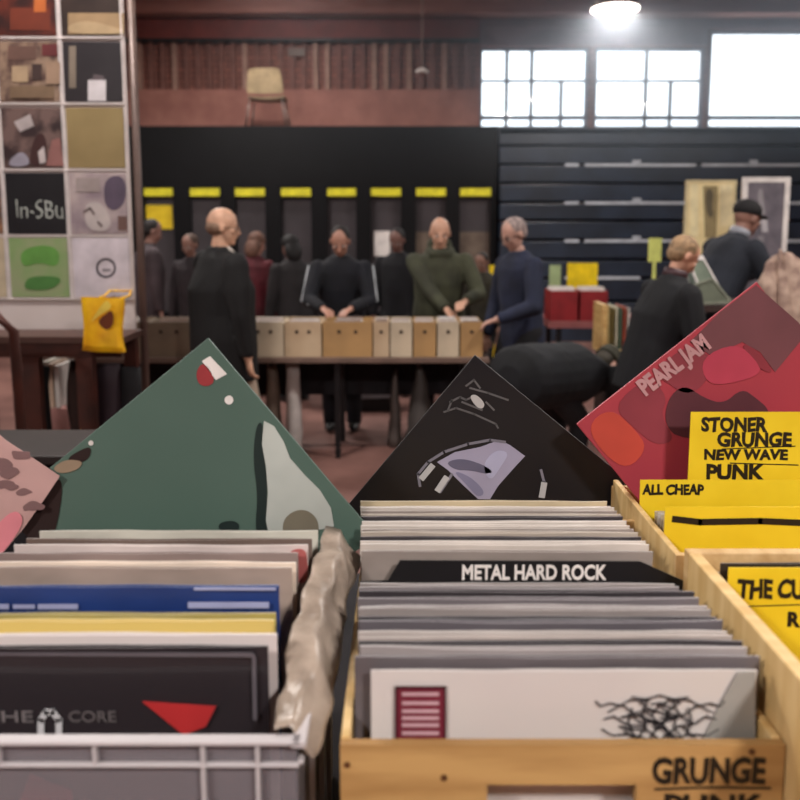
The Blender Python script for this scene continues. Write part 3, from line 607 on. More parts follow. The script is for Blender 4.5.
def person(label, px_, py_, Y, height, face, lean=0, hpitch=0, hyaw=0, hands=None, skin=(196, 150, 128), top=(24, 24, 28), legs=(30, 30, 36), hair=None, hat=None, bulk=1.0, collar=None, shirt=None, fold=.006, vox=.0075, crouch=0, stripe=None, glasses=False, hood=False, belt=None, align='head', coat=0, fist=True, stance=.1):
    a = math.radians(lean)
    hip = V3((0, -.42*math.sin(a)*.55, (.93-crouch)))*1.0
    sd = V3((0, math.sin(a), math.cos(a))); sn = V3((0, math.cos(a), -math.sin(a)))
    chest = hip+sd*.30; sh = hip+sd*.50; nb = hip+sd*.545
    ha = a*.75; nd = V3((0, math.sin(ha+.12), math.cos(ha+.12)))
    hc = nb+nd*.140+V3((0, .012, 0))
    HP = math.radians(hpitch)
    HR = Matrix.Rotation(-math.radians(hyaw), 3, 'Z') @ Matrix.Rotation(-HP, 3, 'X')
    shl = [sh+V3((sx*.185*bulk, 0, 0))-sd*.045 for sx in (-1, 1)]
    s = at(px_, py_, Y).z/hc.z; print('SCALE', label[:24], round(s*1.75, 2))
    feet = [V3((sx*stance, .0, .07)) for sx in (-1, 1)]
    legsP = []
    for sx, f in zip((-1, 1), feet):
        h0 = hip+V3((sx*.095, 0, -.02)); kn, an = ik(h0, f, .44, .44, V3((0, 1, 0))); legsP.append((h0, kn, an))
    arms = []
    for i, sx in enumerate((-1, 1)):
        tgt = V3(hands[i]) if hands else V3((sx*.26, .06, hip.z-.13))
        el, wr = ik(shl[i], tgt, .30, .27, V3((sx*.7, -.5, -.5))); arms.append((shl[i], el, wr))
    # ---- body, one continuous surface
    bm = bmesh.new()
    rings(bm, [hip-sd*.08, hip, hip+sd*.15, chest, sh-sd*.03, sh+sd*.035], [(.14, .10), (.165, .115), (.135, .10), (.155, .115), (.165, .095), (.07, .055)], 18, ref=(1, 0, 0))
    caps(bm, [nb-sd*.04, nb+nd*.04, hc-nd*.03], [.058, .053, .055])
    for sx, (p0, el, wr) in zip((-1, 1), arms):
        caps(bm, [p0, p0.lerp(el, .5), el], [.052, .047, .038]); caps(bm, [el, el.lerp(wr, .35), wr], [.038, .037, .026])
        d = (wr-el).normalized(); side = V3((0, 0, 1)).cross(d); side = side.normalized() if side.length > .2 else V3((1, 0, 0)); dn_ = side.cross(d).normalized()
        palm = wr+d*.045; T = Matrix((side, d, dn_)).transposed()
        if T.determinant() < 0: T = Matrix((side, d, -dn_)).transposed()
        ell(bm, palm, (.040, .052, .016), T)
        down = V3((0, 0, -1)); down = (down-d*down.dot(d)); down = down.normalized() if down.length > .15 else V3((0, 1, 0))
        for k in range(4):
            off = (k-1.5)*.021; L = (.070, .080, .075, .058)[k]*.95; b0 = palm+d*.035+side*off
            k1 = b0+(d*.88+down*.35).normalized()*L*.45; k2 = k1+(d*.55+down*.8).normalized()*L*.33; k3 = k2+(d*.1+down).normalized()*L*.25
            rings(bm, [b0-d*.015, b0, k1, k2, k3], [.0095, .0095, .0088, .008, .0065], 8)
        ts = -sx if side.x > 0 else sx
        tb = palm-d*.025+side*ts*.032; rings(bm, [tb-side*ts*.012, tb, tb+side*ts*.022+d*.026+down*.008, tb+side*ts*.026+d*.052+down*.018], [.012, .013, .010, .0075], 8)
    for (h0, kn, an) in legsP:
        caps(bm, [h0, h0.lerp(kn, .4), kn], [.085, .078, .055]); caps(bm, [kn, kn.lerp(an, .35), an], [.055, .056, .036]); ell(bm, an+V3((0, .05, -.03)), (.038, .11, .032))
    def hp(x, y, z): return hc+HR @ V3((x, y, z))
    ell(bm, hp(0, -.008, .028), (.076, .095, .092), HR, seg=24, rng=16)
    ell(bm, hp(0, .022, -.035), (.060, .068, .078), HR, seg=20, rng=14)
    ell(bm, hp(0, .058, -.090), (.028, .024, .022), HR); ell(bm, hp(0, .078, .012), (.045, .016, .012), HR)
    rings(bm, [hp(0, .080, .010), hp(0, .098, -.012), hp(0, .106, -.030), hp(0, .088, -.040)], [.009, .011, .015, .012], 8)
    ell(bm, hp(0, .084, -.060), (.024, .010, .007), HR)
    for sx in (-1, 1): ell(bm, hp(sx*.076, -.005, -.008), (.010, .018, .030), HR); ell(bm, hp(sx*.038, .066, -.022), (.022, .018, .02), HR)
    # ---- placement: put the head at the requested picture position
    R = Matrix.Rotation(face, 3, 'Z'); P = at(px_, py_, Y); off = R @ (hc*s)
    if align == 'head': base = V3((P.x-off.x, P.y-off.y, 0))
    t = thing('person', label, 'person', base); t.rotation_euler = (0, 0, face); t.scale = (s, s, s)
    SK = mat('skin_%d_%d_%d' % skin, skin, .5, rgb2=tuple(int(c*.88) for c in skin), scale=14)
    remesh('body', bm, vox, SK, t, None, smooth=2)
    bm = bmesh.new()
    for sx in (-1, 1): ell(bm, hp(sx*.030, .0815, -.006), (.0125, .006, .0055), HR, mi=0); ell(bm, hp(sx*.030, .0868, -.006), (.005, .0025, .005), HR, mi=1)
    bm.free()
    for sx in (-1, 1):
        bm = bmesh.new(); ell(bm, hp(sx*.030, .0815, -.006), (.0125, .006, .0055), HR, mi=0); ell(bm, hp(sx*.030, .0868, -.006), (.005, .0025, .005), HR, mi=1)
        local(obj('eye', bm, [WHITE, BLACK], None), t)
    bm = bmesh.new(); ell(bm, hp(0, .0925, -.060), (.019, .004, .0035), HR); local(obj('mouth', bm, [C((112, 62, 54))], None), t)
    for sx in (-1, 1): bm = bmesh.new(); rings(bm, [hp(sx*.016, .0925, .016), hp(sx*.032, .0915, .021), hp(sx*.048, .080, .016)], [.003, .0036, .0026], 6); local(obj('eyebrow', bm, [C((92, 64, 54))], None), t)
    # ---- clothes
    TM = mat('cloth_%d_%d_%d' % top, top, .85, rgb2=tuple(int(c*.72) for c in top), scale=5, bump=.1)
    LM = mat('cloth_%d_%d_%d' % legs, legs, .85, rgb2=tuple(int(c*.75) for c in legs), scale=5)
    bm = bmesh.new(); b = bulk; low = -.17-coat
    rings(bm, ([hip+sd*(low-.10), hip+sd*(low-.05)] if lean > 40 else [])+[hip+sd*low, hip+sd*.0, hip+sd*.15, chest+sd*.0, sh-sd*.06, sh, sh+sd*.035, sh+sd*.065], ([(.10, .08), (.165*b, .13*b)] if lean > 40 else [])+[(.195*b, .150*b), (.195*b, .150*b), (.180*b, .148*b), (.190*b, .150*b), (.195*b, .130), (.165*b, .105), (.105, .085), (.075, .07)], 20, ref=(1, 0, 0))
    for p0, el, wr in arms:
        caps(bm, [p0, p0.lerp(el, .5), el], [.070*(.5+b/2), .067*(.5+b/2), .060]); rings(bm, [el, el.lerp(wr, .5), wr-(wr-el).normalized()*.01], [.060, .053, .044], 12)
        ell(bm, el, .0595)
    if hood: ell(bm, nb-sn*.06+sd*.03, (.105, .07, .075)); rings(bm, [nb+V3((.09, -.02, .0)), nb+V3((.06, .075, -.03)), nb+V3((-.06, .075, -.03)), nb+V3((-.09, -.02, .0))], [.035]*4, 10)
    hs = hip; sh0 = sh
    def mf(c):
        if shirt is None: return 0
        q = c-hs; h = q.dot(sd); f = q.dot(sn); x = c.x
        return 1 if f > .02 and abs(x) < (.035+.10*max(0, h)) and h > -.16 else 0
    SM = C(shirt) if shirt else TM
    remesh('jacket', bm, .011, [TM, SM], t, None, smooth=4, fold=fold, seed=px_, matfn=mf)
    if collar:
        bm = bmesh.new(); rings(bm, [nb+sd*-.005, nb+nd*.055], [(.078, .076), (.072, .070)], 18, ref=(1, 0, 0)); local(obj('collar', bm, C(collar), None), t)
    if stripe:
        for sx, (p0, el, wr) in zip((-1, 1), arms):
            o_ = V3((sx, -.1, .25)).normalized(); bm = bmesh.new(); r = .070*(.5+b/2)
            rings(bm, [p0+o_*r*.99, p0.lerp(el, .25)+o_*r*.99, p0.lerp(el, .5)+o_*(r-.006), el+V3((sx, -.2, -.1)).normalized()*.062, el.lerp(wr, .5)+V3((sx, 0, 0))*.054], [.011]*5, 8); local(obj('sleeve_stripe', bm, C(stripe), None), t)
    bm = bmesh.new()
    rings(bm, [hip-sd*.12, hip-sd*.02, hip+sd*.06], [(.15, .115), (.182*b, .14*b), (.165*b, .125*b)], 18, ref=(1, 0, 0))
    for h0, kn, an in legsP:
        caps(bm, [h0, h0.lerp(kn, .4), kn], [.105, .096, .075]); rings(bm, [kn, kn.lerp(an, .4), an+V3((0, 0, -.015))], [.074, .068, .062], 14)
    remesh('trousers', bm, .013, LM, t, None, smooth=4, fold=.005, seed=py_)
    if belt:
        bm = bmesh.new(); rings(bm, [hip+sd*(low+.0), hip+sd*(low+.025)], [(.20*b, .155*b)]*2, 24, ref=(1, 0, 0)); local(obj('belt', bm, C(belt, .3), None), t)
    for f in feet:
        bm = bmesh.new(); ell(bm, f+V3((0, .05, -.028)), (.048, .135, .04)); ell(bm, f+V3((0, -.02, 0)), (.045, .055, .055))
        bmesh.ops.bisect_plane(bm, geom=bm.verts[:]+bm.edges[:]+bm.faces[:], plane_co=(0, 0, .003), plane_no=(0, 0, -1), clear_outer=True)
        local(obj('shoe', bm, C((26, 24, 26), .4), None), t)
    if hair:
        rgb, kind = hair; bm = bmesh.new()
        if kind == 'fringe':
            ell(bm, hp(0, -.030, -.004), (.081, .080, .058), HR, seg=20)
        elif kind == 'long':
            ell(bm, hp(0, -.018, .040), (.090, .098, .092), HR, seg=20); ell(bm, hp(0, -.055, -.06), (.095, .065, .12), HR)
        else:
            ell(bm, hp(0, -.018, .036), (.080, .093, .087), HR, seg=20); ell(bm, hp(0, -.040, -.005), (.074, .062, .06), HR)
        HM = mat('hair_%d_%d_%d' % rgb, rgb, .7, rgb2=tuple(int(c*.7) for c in rgb), scale=40, bump=.2)
        remesh('hair', bm, .008, HM, t, None, smooth=2, fold=.005)
    if hat:
        rgb, kind = hat; bm = bmesh.new(); ell(bm, hp(0, -.014, .058), (.089, .106, .080), HR, seg=20)
        bmesh.ops.bisect_plane(bm, geom=bm.verts[:]+bm.edges[:]+bm.faces[:], plane_co=hp(0, 0, .030), plane_no=HR @ V3((0, .1, -1)), clear_outer=True)
        if kind == 'cap':
            q = [(x*.075, .082+.075*(1-x*x)**.5, .036) for x in (-1, -.6, 0, .6, 1)]; f1 = [bm.verts.new(hp(*p)) for p in q]+[bm.verts.new(hp(.07, .05, .034)), bm.verts.new(hp(-.07, .05, .034))]
            f2 = [bm.verts.new(v.co+HR @ V3((0, 0, .008))) for v in f1]; bm.faces.new(f1); bm.faces.new(f2[::-1])
            for k in range(len(f1)): bm.faces.new((f1[k], f2[k], f2[(k+1) % 7], f1[(k+1) % 7]))
        else: rings(bm, [hp(0, -.012, .022), hp(0, -.012, .05)], [(.092, .106), (.092, .106)], 22, ref=HR @ V3((1, 0, 0)))
        local(obj('cap' if kind == 'cap' else 'beanie', bm, mat('hat_%d_%d_%d' % rgb, rgb, .8), None), t)
    if glasses:
        bm = bmesh.new()
        for sx in (-1, 1):
            c_ = [hp(sx*.031+.021*math.cos(k*PI/6), .094, -.008+.016*math.sin(k*PI/6)) for k in range(13)]; rings(bm, c_, [.0022]*13, 6); rings(bm, [hp(sx*.052, .094, -.004), hp(sx*.080, .0, -.002)], [.0022]*2, 6)
        local(obj('glasses', bm, C((30, 26, 28), .3), None), t)
    return t
def local(o, t):
    """mesh written in the person's own coordinates: hang it under the person"""
    o.parent = t; c = PORG[o.name]; o.location = c; return o
E = math.radians
DARKS = dict(vox=.0085)
person('bald man in a long black blazer standing side-on before the long table', 223, 227, 4.8, 1.675, E(-56), lean=-1, hpitch=4, hyaw=24, skin=(214, 168, 140), top=(13, 12, 14), legs=(176, 160, 142), shirt=(196, 186, 176), bulk=1.36, coat=.10, glasses=True, hair=((150, 120, 100), 'fringe'), hands=[(-.30, .08, .80), (.31, .04, .80)], fold=.004)
person('dark-haired person in a black jacket with white sleeve stripes, head bowed over the boxes', 340, 241, 5.88, 1.63, E(180), lean=12, hpitch=30, skin=(176, 130, 112), top=(14, 16, 26), legs=(26, 26, 34), hair=((30, 24, 24), 'short'), stripe=(186, 190, 196), hands=[(-.10, .42, 1.07), (.11, .42, 1.07)], bulk=1.04)
person('man in an olive green hooded top facing the picture behind the long table', 440, 233, 5.9, 1.69, E(180), lean=9, hpitch=16, skin=(204, 158, 134), top=(66, 68, 50), legs=(36, 34, 36), hood=True, hands=[(-.18, .40, 1.09), (-.04, .41, 1.03)], bulk=1.1, hair=((120, 100, 84), 'fringe'))
person('grey-haired man in a navy jumper standing at the right end of the long table', 514, 234, 5.35, 1.67, E(118), lean=5, hpitch=22, skin=(190, 148, 132), top=(32, 38, 60), legs=(22, 22, 26), hair=((158, 140, 136), 'short'), hands=[(-.14, .30, 1.02), (.22, .14, .84)], bulk=.98, glasses=True, belt=(120, 116, 120))
person('person in black bent double over a low stall, dark olive hat and pale collar', 606, 364, 4.75, 1.68, E(-52), lean=93, hpitch=62, skin=(206, 158, 140), top=(12, 14, 20), legs=(22, 22, 26), collar=(200, 204, 206), hat=((52, 50, 38), 'beanie'), hair=((60, 54, 44), 'short'), hands=[(-.15, .42, .34), (.15, .46, .32)], bulk=1.42, crouch=.10)
person('fair-haired man in a black jacket leaning towards the frames on the right', 683, 256, 4.2, 1.66, E(-80), lean=14, hpitch=34, skin=(206, 154, 128), top=(12, 13, 19), legs=(30, 32, 44), hair=((168, 136, 102), 'short'), collar=(60, 30, 36), hands=[(-.16, .34, .98), (.24, .2, .86)], bulk=1.18)
person('person in a black cap and dark coat leaning right before the white-framed picture', 747, 219, 5.85, 1.74, E(-70), lean=26, hpitch=15, skin=(150, 110, 96), top=(36, 40, 50), legs=(28, 28, 34), hat=((24, 22, 24), 'cap'), collar=(140, 142, 150), hands=[(-.12, .45, 1.15), (.18, .42, .95)], bulk=1.1)
person('dark-haired person in a grey-brown coat beyond the left end of the long table', 152, 231, 7.5, 1.66, E(-60), lean=4, hpitch=18, skin=(150, 112, 100), top=(74, 62, 66), legs=(40, 36, 40), hair=((30, 24, 24), 'short'), bulk=1.12, **DARKS)
person('person mostly hidden behind the bald man, brown hair', 190, 245, 7.2, 1.56, E(160), lean=4, hpitch=18, skin=(140, 104, 92), top=(46, 38, 42), legs=(30, 28, 32), hair=((84, 64, 54), 'short'), **DARKS)
person('person in a dark maroon coat with light brown hair right of the bald man', 257, 244, 7.3, 1.56, E(-30), lean=6, hpitch=20, skin=(160, 116, 100), top=(92, 28, 38), legs=(30, 28, 32), hair=((112, 78, 64), 'long'), **DARKS)
person('person with bushy black hair and black coat behind the boxes', 290, 247, 7.0, 1.56, E(35), lean=6, hpitch=20, skin=(150, 112, 100), top=(34, 30, 32), legs=(24, 22, 26), hair=((20, 17, 18), 'long'), **DARKS)
person('dark-haired person all in black between the striped-sleeve browser and the olive-clad man', 397, 240, 7.2, 1.60, E(165), lean=4, hpitch=24, skin=(124, 90, 82), top=(20, 20, 26), legs=(22, 22, 26), hair=((22, 18, 20), 'short'), **DARKS)
person('person in a dull olive coat glimpsed between the olive-clad man and the man in navy', 482, 262, 7.4, 1.46, E(150), lean=6, hpitch=20, skin=(140, 104, 90), top=(52, 48, 36), legs=(24, 24, 24), hair=((40, 32, 28), 'short'), **DARKS)
# ------------------------------------------------------------------ middle stall: long table with boxes of singles
FY = 5.2
tz = at(300, 357, FY).z
tx0, tx1 = at(20, 340, FY).x, at(486, 340, FY).x
TOPM = mat('grey_brown_tabletop', (112, 90, 80), .6)
t = thing('trestle_table', 'long trestle table between the bald man and the browsers', 'table', ((tx0+tx1)/2, FY+.3, 0))
obj('tabletop', B(((tx0, FY-.04, tz-.035), (tx1+.02, FY+.52, tz))), TOPM, t, bevel=.004)
obj('shade_skirt', B(((tx0+.02, FY+.50, tz-.36), (tx1, FY+.515, tz-.035))), CLOTH, t)  # dark sheet added for the shade below the tabletop
for x in (tx0+.15, (tx0+tx1)/2-.2, (tx0+tx1)/2+.55, tx1-.12):
    for y in (FY+.02, FY+.44): obj('leg', B(((x-.018, y-.018, 0), (x+.018, y+.018, tz-.035))), DMETAL, t)
BW = [mat('box_wood_a', (186, 164, 136), .6, rgb2=(168, 144, 116), scale=4), mat('box_wood_b', (172, 136, 90), .6, scale=4), mat('box_wood_c', (196, 180, 156), .6, scale=4), mat('box_wood_d', (126, 110, 92), .6, scale=4)]
edges = [(26, 84, 3), (86, 143, 3), (146, 192, 3), (194, 244, 3), (246, 283, 2), (285, 321, 0), (323, 372, 1), (373.5, 389, 0), (390.5, 412, 2), (413.5, 436, 1), (437.5, 459, 2), (460.5, 483, 1)]
for i, (a, b, k) in enumerate(edges):
    A, D = at(a, 356.5, FY), at(b, 322, FY); x0, x1, z0, z1 = A.x, D.x, tz+.001, D.z; dep = .30; q = .009
    desc = ['pale', 'orange-brown', 'whitish', 'greyish'][k]
    where = 'behind the display board' if i < 2 else 'just right of the display pole' if i == 2 else 'behind the bald man' if i == 3 else 'first right of the bald man' if i == 4 else 'second right of the bald man' if i == 5 else 'wide, before the man with white sleeve stripes' if i == 6 else 'narrow, just right of the wide orange one' if i == 7 else '%s from the right end of the long table' % {8: 'fourth', 9: 'third', 10: 'second', 11: 'first'}[i]
    t = thing('singles_box', '%s wooden box of singles, %s' % (desc, where), 'box', ((x0+x1)/2, FY+dep/2, z0), 'boxes of singles on the long table')
    bm = B(((x0, FY, z0), (x1, FY+q, z1)))
    obj('front_panel', bm, BW[k], t)
    obj('back_panel', B(((x0, FY+dep-q, z0), (x1, FY+dep, z1))), BW[k], t)
    for x in (x0, x1-q): obj('side_panel', B(((x, FY+q, z0), (x+q, FY+dep-q, z1-.01))), BW[k], t)
    obj('base', B(((x0+q, FY+q, z0), (x1-q, FY+dep-q, z0+.006))), BW[k], t)
    bm = bmesh.new(); n = 1 if x1-x0 < .2 else 2
    for j in range(n):
        hx = x0+(x1-x0)*(j+1)/(n+1); hz_ = (z0+z1)/2+.05; rings(bm, [(hx, FY-.002, hz_), (hx, FY+.002, hz_)], [.013, .013], 12)
    obj('finger_hole', bm, C((52, 36, 26)), t)
    nr = 5; wide = min(.18, x1-x0-.024)
    for j in range(nr):
        y = FY+.03+j*.055; zt_ = z1+random.uniform(-.008, .008); c = random.choice([(214, 206, 200), (190, 176, 170), (222, 218, 214), (150, 130, 120)])
        xc = (x0+x1)/2+random.uniform(-.004, .004)
        o = obj('single_record', sleeve_mesh(xc, y, z0+.007, wide, zt_-z0-.007, .006, .001, j+i, .012, n=6), mat('single_%d' % c[0], c, .5))
        tag(o, '%s single standing in a box on the long table' % cname(c), 'record', '%s singles in the boxes on the long table' % cname(c))
# things under the long table
def bag(name, label, x0, y0, x1, y1, Y, dep, m, cat='bag', amp=.02, top=.6, handles=True):
    a, b = at(x0, y1, Y), at(x1, y0, Y); zf = 0.002; t = thing(name, label, cat, ((a.x+b.x)/2, Y+dep/2, zf)); bm = bmesh.new()
    cx = (a.x+b.x)/2; w = (b.x-a.x)/2; n = 8; zs = [zf+(b.z-zf)*i/n for i in range(n+1)]
    rings(bm, [(cx+noise.noise(Vector((x0, i*.7, 0)))*amp, Y+dep/2, z) for i, z in enumerate(zs)], [((w*(1-(1-top)*(i/n)**1.6))*(1+.1*noise.noise(Vector((i, x0, 3)))), dep/2*(1-.6*(i/n)**2)) for i in range(n+1)], 14, ref=(1, 0, 0))
    obj('body', bm, m, t)
    if handles:
        for s in (-1, 1):
            bm = bmesh.new(); rings(bm, [(cx-w*.3, Y+dep/2+s*.02, b.z-.01), (cx-w*.2, Y+dep/2+s*.03, b.z+.08), (cx+w*.2, Y+dep/2+s*.03, b.z+.08), (cx+w*.3, Y+dep/2+s*.02, b.z-.01)], [.006]*4, 6); obj('handle', bm, m, t)
    return t
bag('shopping_bag', 'tall whitish bag standing under the long table', 284, 366, 300, 428, 5.25, .16, mat('white_bag', (198, 190, 186), .5), top=.75)
bag('shopping_bag', 'grey-brown bag under the long table beside the tall whitish one', 262, 368, 280, 420, 5.3, .16, mat('greybrown_bag', (120, 104, 92), .6), top=.5)
bag('shopping_bag', 'dark grey peaked bag under the right half of the long table', 405, 366, 436, 430, 5.3, .2, mat('darkgrey_bag', (74, 70, 68), .6), top=.15, handles=False)
bag('shopping_bag', 'small pale grey peaked bag under the middle of the long table', 388, 372, 402, 430, 5.45, .16, mat('paleg_bag', (100, 92, 88), .6), top=.2, handles=False)
def carton(label, x0, y0, x1, y1, Y, dep, m, tx=None):
    a, b = at(x0, y1, Y), at(x1, y0, Y); t = thing('carton', label, 'box', ((a.x+b.x)/2, Y+dep/2, .001))
    obj('body', B(((a.x, Y, .001), (b.x, Y+dep, b.z))), m, t, bevel=.006)
    obj('lid', B(((a.x-.008, Y-.008, b.z-.04), (b.x+.008, Y+dep+.008, b.z+.006))), m, t, bevel=.004)
    if tx: bm = bmesh.new(); ppoly(bm, [(x0+8, y0+6), (x1-8, y0+5), (x1-8, y0+12), (x0+8, y0+13)], Y-.008); obj('label', bm, C((150, 150, 156)), t)
carton('black box with a pale label on the floor beyond the long table', 344, 386, 398, 404, 6.55, .3, C((24, 22, 24)), 1)
carton('brown cardboard box on the floor behind the long table at the left', 206, 400, 246, 440, 5.85, .3, mat('cardboard', (134, 100, 76), .8))
# ------------------------------------------------------------------ far right stall with red boxes
RY = 7.3
t = thing('trestle_table', 'reddish-edged table behind the bending person, carrying red boxes', 'table', (1.8, RY+.3, 0))
z1 = at(580, 321, RY).z; x0, x1 = at(548, 320, RY).x, at(690, 320, RY).x
obj('tabletop', B(((x0, RY-.05, z1-.06), (x1, RY+.6, z1))), mat('rosy_tabletop', (150, 88, 88), .6), t)
for x in (x0+.1, x1-.1):
    for y in (RY, RY+.5): obj('leg', B(((x-.02, y-.02, 0), (x+.02, y+.02, z1-.06))), DMETAL, t)
for i, (a, b) in enumerate(((550, 578), (580, 608))):
    A, D = at(a, 320, RY), at(b, 291, RY); q = .012
    t = thing('record_box', 'red box of records, %s of the two on the far table' % ('left' if i == 0 else 'right'), 'box', ((A.x+D.x)/2, RY+.15, z1+.001))
    m = mat('red_box', (142, 34, 40), .5); X0, X1, Z0, Z1 = A.x, D.x, z1+.001, D.z
    obj('front_panel', B(((X0, RY, Z0), (X1, RY+q, Z1))), m, t); obj('back_panel', B(((X0, RY+.3-q, Z0), (X1, RY+.3, Z1))), m, t)
    for x in (X0, X1-q): obj('side_panel', B(((x, RY+q, Z0), (x+q, RY+.3-q, Z1))), m, t)
    obj('base', B(((X0+q, RY+q, Z0), (X1-q, RY+.3-q, Z0+.01))), m, t)
    for j in range(5):
        o = obj('single_record', sleeve_mesh((X0+X1)/2, RY+.05+j*.045, Z0+.011, X1-X0-.03, Z1-Z0+.012+.008*(j % 2), .012, .002, j, .01, n=6), WHITE)
        tag(o, 'white sleeve standing in the %s red box on the far table' % ('left' if i == 0 else 'right'), 'record', 'white sleeves in the %s red box' % ('left' if i == 0 else 'right'))
def sign(label, x0, y0, x1, y1, Y, zb, m, name='price_sign'):
    a, b = at(x0, y1, Y), at(x1, y0, Y); t = thing(name, label, 'sign', ((a.x+b.x)/2, Y, zb))
    obj('card', B(((a.x, Y, a.z), (b.x, Y+.01, b.z))), m, t)
    if a.z-zb > .02: obj('stand', B((((a.x+b.x)/2-.015, Y+.002, zb), ((a.x+b.x)/2+.015, Y+.009, a.z))), m, t)
YB = mat('bright_yellow_card', (255, 222, 20), .5)
sign('bright yellow sign standing behind the red boxes', 567, 263, 598, 289, RY+.35, z1+.001, YB)
sign('pale green card standing left of the bright yellow sign', 549, 265, 561, 288, RY+.36, z1+.001, mat('palegreen', (170, 190, 140), .5))
sign('narrow yellow card seen between the green-clad man and the man in navy', 489, 265, 500, 293, RY+.8, .0, YB)
sign('small pale yellow-green card behind the fair-haired man', 648, 238, 662, 262, 6.9, z1+.001, mat('pale_yg', (210, 216, 120), .5))
# wooden crate end at right with colourful sleeves
A, D = at(602, 350, 6.0), at(623, 305, 6.0)
t = thing('wooden_crate', 'upright wooden crate just left of the fair-haired man holding coloured sleeves', 'crate', ((A.x+D.x)/2, 6.15, A.z))
obj('post', B(((A.x, 6.0, A.z), (A.x+.035, 6.3, D.z))), WOOD, t); obj('base', B(((A.x, 6.0, A.z-.03), (D.x+.4, 6.3, A.z))), WOOD, t); obj('side_panel', B(((D.x+.37, 6.0, A.z), (D.x+.4, 6.3, D.z))), WOOD, t)
obj('stand', B(((A.x+.02, 6.02, 0), (D.x+.38, 6.28, A.z-.03))), C((40, 28, 26)), t)
for j, c in enumerate([(196, 176, 120), (120, 104, 56), (206, 200, 176), (90, 110, 90), (170, 80, 60), (210, 204, 196)]):
    x = A.x+.045+j*.03; tag(obj('vinyl_record', B(((x, 6.02, A.z+.001), (x+.012, 6.28, D.z-.015-.01*(j % 2)))), mat('crs_%d' % j, c, .5), bevel=.002), '%s sleeve filed sideways in the upright wooden crate' % ['cream', 'olive', 'ivory', 'sage green', 'rust', 'off-white'][j], 'record')
# poster panels on the right
def panel(name, lab, cat, x0, y0, x1, y1, Y, fm, fw, pm, extras=None, zb=0):
    a, b = at(x0, y1, Y), at(x1, y0, Y); t = thing(name, lab, cat, ((a.x+b.x)/2, Y, zb)); fx = fw
    obj('backing', B(((a.x+fx, Y+.006, a.z+fx), (b.x-fx, Y+.02, b.z-fx))), pm, t)
    bm = B(((a.x, Y, a.z), (a.x+fx, Y+.03, b.z)), ((b.x-fx, Y, a.z), (b.x, Y+.03, b.z)), ((a.x+fx, Y, b.z-fx), (b.x-fx, Y+.03, b.z)), ((a.x+fx, Y, a.z), (b.x-fx, Y+.03, a.z+fx))); obj('frame', bm, fm, t)
    if extras:
        bm = bmesh.new(); ms = []
        for i, (pts, m) in enumerate(extras): ppoly(bm, pts, Y+.0055-.0006*i, .0008, mi=i); ms.append(m)
        obj('print', bm, ms, t)
    if zb < a.z-.02:
        for x in (a.x+.02, b.x-.05): obj('leg', B(((x, Y+.004, zb), (x+.03, Y+.026, a.z))), fm, t)
    return t
CRM = mat('cream_poster', (232, 214, 164), .5, rgb2=(222, 202, 150)); 
panel('poster_panel', 'cream poster panel with a dark vertical figure, left of the white-framed picture', 'poster', 683, 180, 737, 262, 7.0, C((216, 200, 158)), .02, CRM,
      [([(703, 186), (718, 186), (716, 238), (705, 238)], C((150, 134, 96))), ([(706, 188), (714, 190), (712, 205), (714, 216), (708, 218), (705, 204)], C((96, 86, 66))), ([(690, 184), (698, 184), (698, 236), (690, 236)], C((240, 226, 180))), ([(720, 184), (733, 184), (733, 226), (720, 226)], C((238, 222, 178)))])
panel('framed_picture', 'large grey picture in a white frame behind the man in the cap', 'picture', 737, 177, 791, 300, 6.9, WHITE, .045, mat('grey_print', (118, 112, 120), .4, rgb2=(98, 94, 102)),
      [([(757, 190), (763, 188), (764, 205), (766, 214), (760, 216)], C((150, 146, 150))), ([(761, 220), (767, 219), (768, 232), (762, 232)], C((190, 186, 190))), ([(758, 236), (764, 236), (764, 246), (758, 246)], C((144, 140, 146)))])
# long stall on the right carrying frames, with a draped cloth
t = thing('trestle_table', 'dark table at the right under the leaning frames', 'table', (2.35, 5.3, 0))
tzr = at(700, 305, 5.0).z
obj('tabletop', B(((at(694, 300, 5.0).x, 4.95, tzr-.04), (3.9, 5.5, tzr))), C((66, 50, 48)), t)
for x in (at(694, 300, 5).x+.05, 3.8):
    for y in (5.0, 5.42): obj('leg', B(((x-.02, y-.02, 0), (x+.02, y+.02, tzr-.04))), DMETAL, t)
def lean_frame(lab, pts, Y0, m1, m2):
    """leaning frame: four pixel corners (tl, tr, br, bl), leaning back"""
    zz = [at(*p, Y0) for p in pts]; zb = tzr+.001
    for v in zz: v.z = max(v.z, zb+.002)
    c = sum(zz, Vector())/4; t = thing('picture_frame', lab, 'picture', (c.x, Y0, zb)); bm = bmesh.new(); inner = [v.lerp(c, .18) for v in zz]
    def L3(v, d=0): return (v.x, Y0+(v.z-zb)*.28+d, v.z)
    for i in range(4):
        j = (i+1) % 4; q = [zz[i], zz[j], inner[j], inner[i]]; f = [bm.verts.new(L3(v)) for v in q]; b = [bm.verts.new(L3(v, .02)) for v in q]
        bm.faces.new(f); bm.faces.new(b[::-1])
        for k in range(4): bm.faces.new([f[k], b[k], b[(k+1) % 4], f[(k+1) % 4]])
    obj('frame', bm, m1, t); bm = bmesh.new(); f = [bm.verts.new(L3(v, .008)) for v in inner]; b = [bm.verts.new(L3(v, .016)) for v in inner]; bm.faces.new(f); bm.faces.new(b[::-1])
    for k in range(4): bm.faces.new([f[k], b[k], b[(k+1) % 4], f[(k+1) % 4]])
    obj('picture', bm, m2, t)
lean_frame('white leaning frame with grey-green print between the fair-haired man and the capped man', [(691, 258), (708, 256), (728, 300), (706, 304)], 5.05, WHITE, mat('gg', (120, 132, 116), .4))
